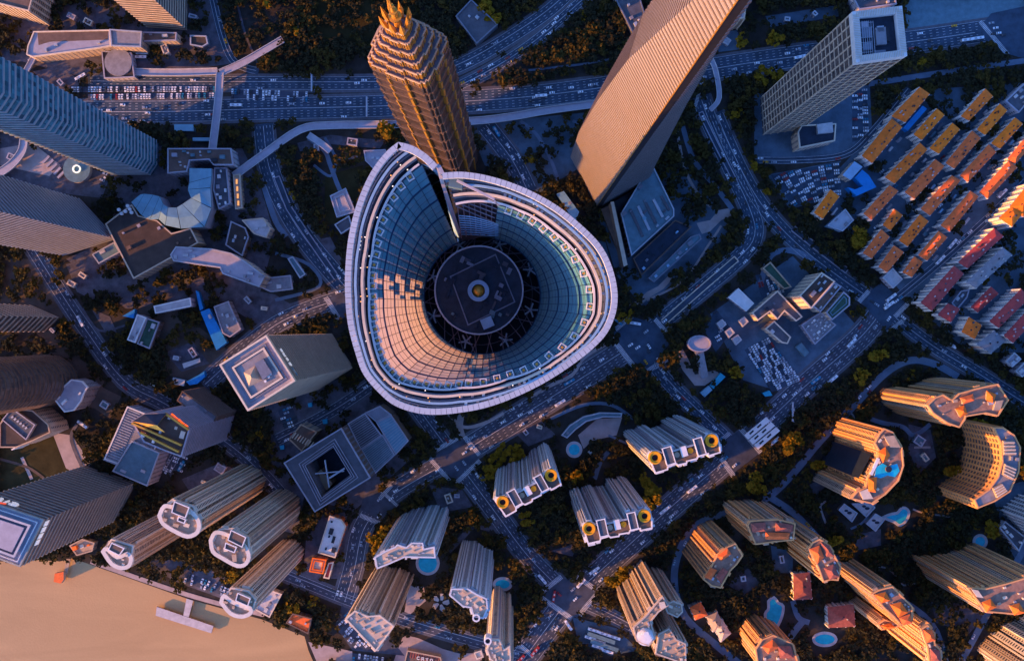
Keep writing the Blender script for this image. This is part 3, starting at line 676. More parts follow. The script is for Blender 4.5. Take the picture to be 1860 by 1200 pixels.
_g = [[(0, 0, .9, 0), (.1, .9, .8, .9), (.45, 0, .45, .9), (.1, .45, .8, .45)], [(.1, 0, .1, .9), (.1, .9, .8, .9), (.8, .9, .8, 0), (.1, .4, .8, .4)], [(.45, 0, .45, 1), (.05, .6, .85, .6), (.1, .05, .8, .05)], [(.1, .1, .1, .9), (.8, .1, .8, .9), (.1, .5, .8, .5)], [(0, .2, .9, .2), (.1, .8, .8, .8), (.45, .2, .45, .8)]]
_a, _b2 = Vector(_A), Vector(_B); _dd = (_b2 - _a).normalized(); _a += _dd * 2
sign_on(t, tuple(_a), tuple(_b2), 127, 3.4, _g, 'sign_orange')
t, p = building('small_tower', 'dark slab with grey barrel roof behind the gilded crown tower', 'building', [(322, 727), (332, 710), (395, 755), (384, 775)], 60, 'bands', trim='brown', glass='brown_glass', roof='grey_roof', kit=4)
# bank tower with sloping banded sides
t, p = building('bank_tower', 'tower with layered square pale roof and white letter sign beside the curved glass tower', 'tower', [(401, 662), (485, 609), (537, 691), (452, 745)], 240, 'bands', trim='tan', glass='grey_glass', roof='lilac', fh=6.0, kit=0, parapet=False)
for d0, z, m in ((0.3, 243, 'cream'), (-4.0, 241.2, 'steel'), (-6.0, 242.2, 'cream')):
    b = MB(); b.ring(offset(p, d0), -1.3, 0, 239, z, m); b.build('roof_frame', t)
b = MB(); b.prism(offset(p, -7.5), 239, 241, 'lilac', 'grey_roof'); b.build('roof_deck', t)
q = WP([(440, 676), (462, 664), (476, 690), (450, 704)], 243); hip(t, q, 241, 4, 'tan', 'pyramid_roof')
q = WP([(463, 660), (478, 651), (494, 676), (478, 690)], 243); b = MB(); b.prism(q, 241, 244, 'steel', 'steel'); b.build('plant_room', t)
for x, y in ((482, 692), (488, 684), (491, 679)): b = MB(); b.disc(W(x, y, 242), .9, 241, 242.5, 'white'); b.build('dish', t)
_a, _c = W(537, 691, 240), W(485, 609, 240); _v = Vector(_c) - Vector(_a); _L = _v.length; _v.normalize()
_s = Vector(_a) + _v * (_L * 0.30)
sign_on(t, tuple(_s), _c, 232, 3.6, [_g[0], _g[2], _g[1], _g[4]], 'sign_white')
_s = Vector(_a) + _v * (_L * 0.14); nn = Vector((_v.y, -_v.x))
for dx, m, r in ((0, 'sign_blue', 2.2), (1.6, 'sign_white', 1.6), (3.2, 'sign_blue', 2.0)):
    P = _s + _v * dx + nn * .8; b = MB()
    b.poly([(P.x + _v.x * r * math.cos(a * .524), P.y + _v.y * r * math.cos(a * .524), 229.5 + dx * .3 + r * .8 * math.sin(a * .524)) for a in range(12)], m); b.build('emblem', t)
# riverside trio of slab towers with white looped roof crowns, and a fourth behind
def looped_tower(label, loop, box, h, body, warm):
    """slab tower: body outline, raised roof boxes and a white loop wall at the river end"""
    t, p = building('looped_tower', label, 'tower', body, h, 'flats', 'tan', 'cream', 'tan', glass='brown_glass', kit=9, step=4.0, ribw=1.2, kmats=('cream', 'tan'), group='slab towers with white roof loops by the river')
    sp = smooth(loop + loop[:1], 3)[:-1]; q = ccw(WP(sp, h)); b = MB(); b.ring(q, -1.6, 1.4, h - 0.5, h + 2.2, 'ivory'); b.build('roof_loop', t)
    for bx_ in box:
        b = MB(); b.prism(WP(bx_, h + 4), h, h + 4, 'cream', 'brown'); o = b.build('lift_house', t)
        q = ccw(WP(bx_, h + 4)); b = MB(); b.ring(q, -.5, .2, h + 3.6, h + 4.6, 'white'); b.build('roof_edge', o)
looped_tower('slab tower with white loop crown and two white boxes nearest the office glass tower', [(291, 935), (300, 918), (318, 920), (345, 925), (362, 945), (360, 965), (342, 973), (318, 963), (298, 950)], [[(317, 910), (344, 921), (337, 940), (312, 930)], [(325, 938), (338, 943), (335, 950), (322, 945)]], 186,
             [(297, 922), (317, 907), (352, 918), (364, 945), (358, 966), (340, 972), (312, 960), (294, 944)], True)
looped_tower('lower slab tower with white loop crown at the water edge beside garden parking', [(189, 1000), (196, 995), (215, 1010), (232, 1004), (240, 1012), (236, 1026), (222, 1030), (204, 1022)], [[(203, 985), (226, 995), (217, 1008), (197, 998)]], 170,
             [(190, 999), (203, 978), (243, 990), (240, 1012), (234, 1027), (222, 1030), (203, 1021)], False)
looped_tower('slab tower with white loop crown in the middle of the riverside row', [(384, 980), (392, 966), (410, 968), (440, 985), (453, 1005), (448, 1022), (432, 1026), (405, 1012), (388, 1000)], [[(420, 962), (447, 975), (440, 993), (414, 980)], [(410, 985), (430, 993), (426, 1003), (408, 996)]], 172,
             [(386, 985), (398, 960), (425, 958), (452, 975), (455, 1008), (446, 1024), (430, 1026), (402, 1010)], False)
looped_tower('slab tower with white loop crown standing alone over the river bank', [(403, 1092), (408, 1080), (422, 1090), (440, 1098), (455, 1102), (456, 1112), (440, 1118), (420, 1112)], [[(432, 1076), (455, 1086), (450, 1100), (428, 1090)]], 168,
             [(404, 1090), (420, 1066), (452, 1072), (466, 1088), (457, 1112), (440, 1119), (418, 1110)], True)
# low blocks and sheds of the western half
building('mall_building', 'long low mall roof with open courtyard at the top left', 'building', [(62, 58), (200, 55), (202, 84), (180, 88), (60, 104), (49, 100), (51, 85)], 20, 'plain', 'tan', 'cream', 'lilac', kit=3)
b = MB(); _mall = [o for o in COL.objects if o.name == 'mall_building'][0]; b.prism(WP([(68, 60), (196, 57), (196, 72), (90, 76), (70, 82)], 20.3), 19.5, 20.3, 'dark_roof', 'brown'); b.build('courtyard', _mall)
building('mall_wing', 'ribbed grey mall wing joining the long courtyard roof', 'building', [(200, 54), (258, 58), (256, 86), (203, 84)], 23, 'plain', 'tan', 'silver', 'grey_roof', kit=0)
building('mall_walk', 'narrow ribbed roof arm below the pinkish office tower', 'building', [(259, 59), (321, 60), (320, 74), (258, 76)], 17, 'plain', 'tan', 'lilac', 'brown', kit=2)
building('pavilion', 'square pavilion carrying a round grey disc roof beside the ramp road', 'pavilion', [(185, 93), (239, 97), (245, 141), (190, 143)], 9, 'plain', 'lilac', 'lilac', 'dark_roof', kit=0)
b = MB(); b.disc(W(214, 113, 11), 13, 9, 10.5, 'lilac', 'grey_roof', 28); b.build('disc_roof', [o for o in COL.objects if o.name == 'pavilion'][0])
building('pavilion', 'small dark pavilion with curved white canopy edge near the mall arm', 'pavilion', [(346, 65), (375, 66), (378, 80), (368, 86), (346, 82)], 9, 'plain', 'steel', 'silver', 'dark_roof', kit=0)
t, p = building('lawn_roof_hall', 'broad hall with brown planted roof and pale edge in the plaza', 'building', [(192, 407), (213, 391), (240, 372), (252, 392), (286, 401), (312, 424), (347, 415), (360, 441), (243, 506)], 24, 'plain', 'tan', 'beige', 'dark_roof', kit=6, kmats=('brown', 'lilac'))
for x, y in ((216, 381), (232, 374), (236, 380), (228, 384), (221, 388), (239, 386)): b = MB(); b.disc(W(x, y, 25), 1.6, 24, 26, 'white', n=10); b.build('fan', t)
# leaf-shaped teal roof: separate glass panels between two curving edges
SE = [((344, 305), (384, 306)), ((344, 332), (384, 321)), ((341, 344), (382, 341)), ((347, 360), (384, 378)), ((331, 371), (371, 412)), ((321, 377), (328, 415)), ((305, 377), (300, 409)), ((296, 371), (288, 398)), ((290, 357), (272, 399)), ((278, 354), (257, 391)), ((262, 352), (247, 378)), ((255, 353), (238, 367))]
t = thing('shell_roof', 'pale teal leaf-shaped shell roof of seamed panels over the plaza', 'canopy', W(330, 390))
for k in range(len(SE) - 1):
    (i0, o0), (i1, o1) = SE[k], SE[k + 1]; g = 0.02
    lerp = lambda a, c, s: (a[0] + (c[0] - a[0]) * s, a[1] + (c[1] - a[1]) * s)
    P = [lerp(i0, i1, g), lerp(i0, i1, 1 - g), lerp(o0, o1, 1 - g), lerp(o0, o1, g)]; mids = [lerp(P[0], P[3], .5), lerp(P[1], P[2], .5)]
    b = MB(); z = (27, 28.3, 26.4); A = [(*W(*P[0], z[0]), z[0]), (*W(*P[1], z[0]), z[0])]; B = [(*W(*mids[0], z[1]), z[1]), (*W(*mids[1], z[1]), z[1])]; C = [(*W(*P[3], z[2]), z[2]), (*W(*P[2], z[2]), z[2])]
    b.poly([A[0], A[1], B[1], B[0]], 'teal_roof'); b.poly([B[0], B[1], C[1], C[0]], 'teal_roof')
    for q in (A, C):
        b.poly([q[0], q[1], (q[1][0], q[1][1], q[1][2] - 2), (q[0][0], q[0][1], q[0][2] - 2)], 'teal_dull')
    b.build('roof_panel', t)
b = MB(); outl = [s[0] for s in SE] + [s[1] for s in reversed(SE)]; b.prism(WP(outl, 22), 0, 22, 'lilac', 'dark_metal'); b.build('wall', t); mark(outl)
t, p = building('snaking_building', 'narrow bent building with grey roof terraces on the plaza side street', 'building', [(310, 463), (320, 448), (385, 452), (420, 460), (447, 476), (481, 502), (471, 521), (405, 497), (400, 486), (316, 474)], 30, 'plain', 'beige', 'silver', 'lilac', kit=9)
building('curved_pavilion', 'white boat-shaped pavilion with curling roof edge beside the round tower', 'pavilion', [(97, 722), (118, 700), (130, 689), (150, 692), (160, 703), (153, 714), (148, 728), (135, 745), (118, 748), (108, 736)], 28, 'plain', 'grey_roof', 'white', 'lilac', kit=3, kmats=('white',))
t, p = building('drum_hall', 'dark domed hall with square roof well above the lawn at the left edge', 'building', [(0, 770), (20, 742), (60, 745), (88, 770), (92, 785), (60, 800), (30, 812), (0, 812)], 36, 'plain', 'beige', 'tan', 'dark_roof', kit=0)
b = MB(); b.prism(WP([(5, 762), (22, 741), (64, 771), (48, 798)], 40), 36, 40, 'tan', 'slate_roof'); o = b.build('upper_block', t); b = MB(); b.ring(ccw(WP([(5, 762), (22, 741), (64, 771), (48, 798)], 40)), -.6, .3, 39, 41, 'lilac'); b.build('roof_edge', o)
for k in range(6): block('roof_light', t, (*W(22 + k * 5, 757 + k * 4, 41), 40), (2.2, 1.6, .8), 'silver', .6)
for k in range(8): block('glazing_panel', t, (*W(36 + k * 8, 812 - k * 4, 10), 2), (3.6, 1.2, 20), 'white', .45)
building('garden_hall', 'long white roof slab running down beside the green museum lawn', 'building', [(232, 617), (250, 571), (266, 577), (246, 622)], 16, 'plain', 'lilac', 'white', 'pale_roof', kit=2)
building('garden_hall', 'tilted white roof slab above the green museum lawn', 'building', [(280, 556), (346, 541), (348, 556), (283, 569)], 14, 'plain', 'lilac', 'white', 'pale_roof', kit=0)
building('garden_wing', 'green roofed wing with a row of chimneys inside the museum court', 'building', [(268, 578), (290, 585), (272, 633), (250, 624)], 13, 'plain', 'brown', 'lilac', 'green_roof', kit=3)
building('shed', 'long bright blue shed roof beside the walled garden', 'shed', [(364, 566), (380, 560), (412, 622), (393, 636)], 8, 'plain', 'blue_roof', 'blue_roof', 'blue_roof', kit=1, parapet=False)
building('shed', 'thin bright blue strip roof above the walled garden', 'shed', [(355, 527), (361, 530), (369, 560), (363, 564)], 7, 'none', 'blue_roof', 'blue_roof', 'blue_roof', kit=0, parapet=False)
building('shed', 'small bright blue triangular shed roof beside the white hall', 'shed', [(222, 574), (245, 561), (243, 578)], 6, 'none', 'blue_roof', 'blue_roof', 'blue_roof', kit=0, parapet=False)
building('shed', 'bright blue bent shed roof near the museum garden gate', 'shed', [(338, 693), (362, 680), (371, 674), (372, 684), (358, 697), (344, 699)], 6, 'none', 'blue_roof', 'blue_roof', 'blue_roof', kit=0, parapet=False)
building('shed', 'pale green shed roof next to the bent blue shed', 'shed', [(314, 685), (336, 690), (334, 701), (312, 697)], 6, 'none', 'teal_dull', 'teal_dull', 'pale_roof', kit=0, parapet=False)
building('shed', 'narrow pale green shed roof in the museum garden', 'shed', [(331, 660), (363, 650), (364, 657), (334, 669)], 6, 'none', 'teal_dull', 'teal_dull', 'pale_roof', kit=0, parapet=False)
building('greenhouse', 'grey ribbed roof house between the garden wall and the road', 'building', [(389, 557), (415, 547), (438, 598), (418, 612), (405, 605)], 12, 'plain', 'lilac', 'lilac', 'grey_roof', kit=4)
building('station_hall', 'small pale roof hall joining the brown planted hall to the tower', 'building', [(168, 462), (208, 440), (218, 458), (180, 479)], 14, 'plain', 'lilac', 'silver', 'teal_dull', kit=2)
building('plaza_block', 'stepped terrace block between the walkway and teal shell roof', 'building', [(305, 270), (420, 270), (424, 300), (388, 300), (380, 290), (345, 292), (340, 312), (305, 315)], 22, 'plain', 'lilac', 'lilac', 'brown', kit=12, kmats=('lilac', 'pale_roof', 'teal_dull', 'dark_metal'))
building('plaza_block', 'slim block beside a gold lit strip on the east of the shell roof', 'building', [(390, 305), (412, 305), (418, 370), (398, 380), (388, 345)], 16, 'plain', 'lilac', 'lilac', 'slate_roof', kit=8, kmats=('white', 'lilac'))
building('light_strip', 'narrow roof strip with glowing golden lamps beside the ramp road', 'canopy', [(424, 318), (436, 316), (440, 378), (428, 380)], 10, 'plain', 'tan', 'beige', 'tan', kit=0)
_ls = [o for o in COL.objects if o.name == 'light_strip'][0]
for k in range(4): block('lamp', _ls, (*W(430 + k, 330 + 13 * k, 10), 10), (1.6, 4.5, .5), 'lamp', 0)
building('plaza_block', 'angular pale block between the shell roof and the snaking building', 'building', [(440, 400), (478, 396), (492, 415), (484, 432), (462, 425)], 15, 'plain', 'beige', 'beige', 'pale_roof', kit=2)
building('plaza_block', 'low grey shed block with teal roof beside the ramp road', 'building', [(523, 470), (532, 466), (555, 498), (545, 505)], 8, 'plain', 'lilac', 'silver', 'teal_dull', kit=0)
building('plaza_block', 'brown low block with pale glass end near the snaking building', 'building', [(482, 505), (528, 500), (532, 525), (492, 530), (470, 520)], 8, 'plain', 'lilac', 'lilac', 'grey_roof', kit=2)
building('plaza_block', 'dark planted roof with tan beams beside the angular pale block', 'building', [(420, 402), (446, 414), (452, 430), (440, 465), (410, 445)], 12, 'plain', 'brown', 'lilac', 'dark_roof', kit=3)
t = thing('round_kiosk', 'round glowing ring kiosk in the plaza between two left towers', 'kiosk', W(139, 307)); mark([(110, 285), (165, 285), (165, 335), (110, 335)])
b = MB(); b.disc(W(139, 307, 5), 13, 0, 5, 'lilac', 'teal_dull', 28); b.build('drum', t)
b = MB(); c0 = W(139, 307, 6); b.ring([(c0[0] + 3.4 * math.cos(a * .314), c0[1] + 3.4 * math.sin(a * .314)) for a in range(20)], -.5, .5, 5, 6.5, 'lamp_white'); b.build('light_ring', t)
for k in range(5):
    c0 = W(85 + k * 7, 290 + k * 7); block('terrace_step', t, (c0[0], c0[1], 0.4), (9, 2.2, 1.2 + k * .3), 'lilac', .8)
building('shed', 'teal roofed bus shelter north of the blue glass tower', 'shed', [(316, 226), (351, 226), (352, 238), (317, 238)], 5, 'none', 'teal_dull', 'teal_dull', 'teal_roof', kit=0, parapet=False)
building('shed', 'thin teal roofed bus shelter below the wider one', 'shed', [(350, 250), (384, 250), (384, 256), (350, 256)], 5, 'none', 'teal_dull', 'teal_dull', 'teal_roof', kit=0, parapet=False)
t, p = building('courtyard_block', 'dark square block with stepped roof lines round a deep courtyard', 'building', [(516, 840), (620, 777), (673, 867), (572, 929)], 62, 'plain', 'brown', 'lilac', 'slate_roof', kit=0)
cq = ccw(WP([(556, 845), (605, 811), (637, 864), (585, 902)], 62)); [bpy.data.objects.remove(o) for o in list(t.children) if o.name.startswith('roof')]
def near(a): return min(range(4), key=lambda i: math.dist(a, p[i]))
ordr = [p[near(q_)] for q_ in cq]; b = MB()
b.loft([[(*q_, 61.98) for q_ in ordr], [(*q_, 61.98) for q_ in cq]], 'slate_roof'); b.build('roof', t)
b = MB(); b.loft([[(*q_, 61.98) for q_ in cq], [(*q_, 18) for q_ in cq]], 'brown_glass'); b.build('court_wall', t)
floor_lines(t, [tuple(q_) for q_ in offset(cq, -.3)], 18, 60, 4, .1, .8, 'lilac', 'court_floor_edges')
b = MB(); b.poly([(*q_, 18) for q_ in cq], 'navy'); b.build('courtyard_floor', t)
for d0 in (0.4, 2.2, 4.6): b = MB(); b.ring(offset(cq, d0), 0, .5, 62, 63.4 - d0 * .1, 'lilac'); b.build('roof_line', t)
b = MB(); b.bar((*W(590, 835, 58), 57.5), (*W(598, 885, 58), 57.5), 1.2, 'silver'); b.bar((*W(572, 860, 58), 57.5), (*W(625, 855, 58), 57.5), 1.0, 'silver'); b.bar((*W(598, 868, 58), 57.5), (*W(626, 850, 58), 57.5), 1.6, 'silver'); b.build('court_beams', t)
b = MB(); b.prism(WP([(578, 856), (583, 852), (604, 878), (594, 890), (586, 884)], 40), 18, 40, 'tan', 'tan'); b.build('court_terrace', t)
for lab, pts, m, h in (('dark ribbed roof hall stepping up from the square courtyard block', [(632, 769), (663, 750), (693, 790), (655, 816)], 'slate_roof', 34), ('teal ribbed roof hall beside the square courtyard block', [(656, 817), (695, 789), (717, 826), (682, 859)], 'teal_dull', 33), ('pale teal ribbed roof hall nearest the road junction', [(684, 767), (711, 754), (742, 800), (719, 825)], 'teal_roof', 32), ('grey ribbed roof hall tucked under the curved glass tower', [(664, 749), (690, 737), (711, 753), (684, 766)], 'steel', 31)):
    t, p = building('ribbed_hall', lab, 'building', pts, h, 'none', 'brown', 'lilac', m, kit=0)
    q = WP(pts, h)
    for k in range(1, 13):
        f = k / 13; A = (q[0][0] + (q[3][0] - q[0][0]) * f, q[0][1] + (q[3][1] - q[0][1]) * f); B = (q[1][0] + (q[2][0] - q[1][0]) * f, q[1][1] + (q[2][1] - q[1][1]) * f)
        block('roof_rib', t, ((A[0] + B[0]) / 2, (A[1] + B[1]) / 2, h), (math.dist(A, B), .45, .6), 'lilac' if m != 'teal_roof' else 'silver', math.atan2(B[1] - A[1], B[0] - A[0]))
t, p = building('plant_building', 'small tan building with pipe racks on its roof above the courtyard block', 'building', [(525, 797), (547, 770), (576, 784), (548, 819)], 25, 'plain', 'beige', 'tan', 'brown', kit=0)
for k in range(8):
    A, B = W(533 + k * 4.6, 790 + k * 2.4 - 8, 26), W(527 + k * 4.6 + 8, 803 + k * 2.4 - 4, 26); block('pipe_rack', t, ((A[0] + B[0]) / 2, (A[1] + B[1]) / 2, 25), (6, 1.0, 1.0), 'cream', -2.2)
for x, y, s in ((563, 735, 7), (590, 765, 8), (512, 812, 7)):
    building('shed', {563: 'little blue hut roof at the head of the tan yard', 590: 'little blue hut roof beside the road under the curved tower', 512: 'little blue hut roof by the trees near the pipe roof building'}[x], 'shed', [(x - s * .6, y - s * .4), (x + s * .5, y - s * .6), (x + s * .6, y + s * .5), (x - s * .4, y + s * .6)], 4, 'none', 'blue_roof', 'blue_roof', 'cyan_roof', kit=0, parapet=False)
t = thing('jetty', 'pale T-shaped concrete jetty standing in the brown river', 'jetty', W(336, 1120))
b = MB(); b.prism(WP([(285, 1101), (388, 1136), (384, 1149), (283, 1117)]), -1.6, 0.4, 'tan', 'pale_roof', True); b.build('deck', t)
b = MB(); b.prism(WP([(339, 1086), (351, 1090), (343, 1120), (333, 1117)]), -1.4, 0.3, 'tan', 'pale_roof', True); b.build('gangway', t)
for k in range(9):
    c0 = W(290 + k * 11.5, 1109 + k * 4); b = MB(); b.disc(c0, .8, -5, -1.6, 'kerbstone', n=8); b.build('pile', t)
t = thing('landing_stage', 'small orange roofed landing stage on a jetty near the glass tower', 'jetty', W(110, 1048))
b = MB(); b.prism(WP([(103, 1039), (119, 1036), (119, 1050), (114, 1057), (101, 1054)]), -1.5, 4, 'tan', 'rust_tile', True); b.build('cabin', t)
b = MB(); b.prism(WP([(121, 1014), (128, 1014), (122, 1042), (116, 1040)]), -1, 0.3, 'tan', 'tan', True); b.build('gangway', t)
building('river_house', 'brown shed roofs on the river bank under trees', 'building', [(520, 1130), (532, 1113), (566, 1122), (560, 1150)], 10, 'plain', 'brown', 'brown', 'rust_tile', kit=2)
building('river_kiosk', 'round topped tan kiosk where the jetty meets the bank', 'kiosk', [(127, 990), (150, 978), (172, 985), (168, 1000), (140, 1008)], 8, 'plain', 'tan', 'tan', 'tan', kit=3, kmats=('orange_tile', 'cream'))
building('river_house', 'pale ribbed shed roofs at the foot of the lone looped tower', 'building', [(462, 1088), (490, 1070), (512, 1078), (490, 1120), (462, 1105)], 9, 'plain', 'beige', 'cream', 'pale_roof', kit=4)
t, p = building('school_block', 'low building with bright white roof between riverside towers and road', 'building', [(599, 936), (620, 943), (628, 955), (609, 1012), (578, 1003)], 14, 'plain', 'rust_tile', 'cream', 'white', kit=6, kmats=('dark_metal', 'navy'))
t, p = building('court_house', 'small building with orange tiled roof ring below the white roof', 'building', [(568, 1012), (593, 1016), (587, 1041), (562, 1037)], 11, 'plain', 'tan', 'orange_tile', 'beige', kit=0, inset=(2.5, 1.2, 'orange_tile'))
building('court_house', 'little pink roofed annex beside the orange tiled ring roof', 'building', [(597, 1022), (606, 1020), (598, 1050), (588, 1048)], 9, 'plain', 'tan', 'cream', 'red_tile', kit=1)
MARKS = [((60, 60), 'top left mall'), ((640, 40), 'park lawn left of the pagoda tower'), ((1000, 90), 'park inside the curving avenue'), ((1420, 60), 'avenue left of the lattice tower'), ((1720, 100), 'avenue right of the lattice tower'), ((560, 330), 'lawn pavilions'), ((330, 620), 'museum garden sheds'), ((150, 620), 'diagonal road at the far left'), ((60, 860), 'lawn at the left edge'),
 ((200, 780), 'drum hall'), ((360, 1050), 'looped riverside towers'), ((520, 1110), 'river bank sheds'), ((600, 1000), 'white roofed school'), ((720, 930), 'road bend by the courtyard block'), ((800, 1080), 'white pinwheel plaza'), ((870, 890), 'zebra ringed junction'), ((1000, 950), 'yellow ring tower by the straight road'), ((1060, 790), 'curved garden pavilion'), ((1150, 700), 'curved tower corner'), ((1260, 260), 'tapering tower garden'),
 ((1220, 500), 'walled underpass ramp'), ((1300, 640), 'oval hall'), ((1420, 470), 'office loop drive'), ((1560, 450), 'estate corner road'), ((1680, 380), 'rust tiled estate blocks'), ((1780, 560), 'red tiled estate blocks'), ((1580, 640), 'winding pale drive'), ((1440, 760), 'toll canopy road'), ((1690, 860), 'circular amber garden'), ((1560, 960), 'white sunken courts'), ((1400, 1080), 'clubhouse pool'), ((1250, 1080), 'spiral roof tower'), ((1100, 1060), 'lower junction'),
 ((1700, 980), 'star-shaped pool'), ((1620, 1170), 'curving apartment chain'), ((1150, 860), 'yellow ring tower by the toll canopy'), ((1820, 1020), 'lower right edge'), ((660, 700), 'bank tower with layered roof'), ((950, 1120), 'bottom edge road'), ((1340, 1000), 'paired brown apartment tower')]
# ------------------------------------------------------------------ elevated walkways
def walkway(label, pts, wd, h=7.0, m='lilac'):
    sp = smooth(pts, 4); c = W(*pts[0]); t = thing('footbridge', label, 'footbridge', c); L, Rr = ribbon(sp, wd); b = MB()
    for i in range(len(L) - 1):
        P = [(*W(*q, h), h) for q in (Rr[i], Rr[i + 1], L[i + 1], L[i])]; b.poly(P, m)
        for a, d in ((P[0], P[1]), (P[2], P[3])): b.poly([a, (a[0], a[1], h - 1.2), (d[0], d[1], h - 1.2), d], m)
        b.poly([(x, y, h - 1.2) for x, y, z in reversed(P)], m)
    b.build('deck', t)
    for E in (L, Rr):
        b = MB()
        for i in range(len(E) - 1): b.bar((*W(*E[i], h), h + .6), (*W(*E[i + 1], h), h + .6), .5, 'pale_roof', 1.3)
        b.build('parapet', t)
    for i in range(2, len(sp) - 1, 5):
        b = MB(); b.disc(W(*sp[i]), 1.0, 0, h - 1.2, 'lilac', n=8); b.build('pier', t)
    L, Rr = ribbon(sp, wd + 13)
    for i in range(len(L) - 1): mark([Rr[i], Rr[i + 1], L[i + 1], L[i]])
walkway('long grey footbridge bending past the golden pagoda tower along the avenue', [(425, 320), (480, 280), (545, 236), (600, 228), (720, 226), (860, 220), (930, 212), (1000, 200), (1090, 188)], 13)
walkway('straight grey footbridge crossing the avenue beside the parked cars', [(400, 132), (396, 190), (386, 272)], 13, 8)
walkway('grey footbridge running from the disc pavilion along the parked cars', [(242, 131), (320, 132), (395, 130)], 12, 7)
walkway('grey footbridge slanting up from the junction of walkways', [(400, 133), (440, 115), (480, 92), (514, 72)], 12, 7.5)
walkway('footbridge curving along the left edge between two glass towers', [(-10, 320), (20, 300), (40, 275), (44, 250)], 14, 7)
walkway('small footbridge joining the avenue walkway to the plaza by the tapering tower', [(1290, 200), (1306, 178), (1300, 130), (1290, 105)], 8, 7)
walkway('small footbridge from the long walkway down to the lawn', [(560, 245), (585, 262), (600, 275)], 11, 6, 'silver')
walkway('short footbridge from the mall roof to the left tower', [(62, 104), (52, 122), (45, 134)], 9, 7)
for lab, x, y0, y1 in (('sign gantry over the avenue west of the pagoda tower', 666, 176, 212), ('sign gantry over the upper carriageway by the lawn', 566, 136, 166), ('sign gantry across the road beside the office estate', 1440, 730, 765)):
    t = thing('sign_gantry', lab, 'gantry', W(x, y0)); b = MB(); b.bar((*W(x, y0, 8), 8), (*W(x, y1, 8), 8), 1.4, 'silver'); b.build('beam', t)
    for y in (y0, y1): b = MB(); b.disc(W(x, y, 4), .5, 0, 8, 'steel', n=6); b.build('post', t)
    block('sign_panel', t, (*W(x, (y0 + y1) / 2, 8), 5.5), (1.6, 6, 2.6), 'teal_roof')

KIOSKS = [(70, 575), (95, 600), (130, 515), (150, 500), (450, 545), (480, 560), (320, 650), (350, 640), (190, 735), (150, 890), (575, 268), (640, 258), (585, 455), (530, 560), (370, 875), (400, 850), (955, 785), (980, 775), (815, 905), (830, 900), (520, 925), (515, 950), (20, 285), (110, 150), (1320, 75), (1430, 35), (1480, 25), (1085, 470), (1420, 1015), (1350, 1050), (1670, 800), (1680, 830), (270, 30), (300, 90), (160, 40), (130, 30), (350, 30)]
for i, (x, y) in enumerate(KIOSKS):
    if any(min(math.dist((x, y), q) for q in smooth(pts_, 6)) < wd_ / 2 + 7 for pts_, wd_, _l, _d2, _s in ROADS): continue
    pl = min(MARKS, key=lambda q: math.dist(q[0], (x, y)))[1]
    r_ = random.uniform(4, 9); a_ = random.uniform(0, 1.5); u = Vector((math.cos(a_), math.sin(a_))); v = Vector((-u.y, u.x)) * random.uniform(.5, .9); c0 = Vector((x, y))
    building('kiosk', f'small flat roofed kiosk on paving near the {pl}', 'kiosk', [tuple(c0 + u * e * r_ + v * f * r_) for e, f in ((-1, -1), (1, -1), (1, 1), (-1, 1))], random.uniform(3.5, 7), 'plain', 'lilac', random.choice(('silver', 'lilac', 'cream')), random.choice(('grey_roof', 'teal_dull', 'brown', 'pale_roof', 'slate_roof')), kit=1, big=.5, group=f'small kiosks near the {pl}')
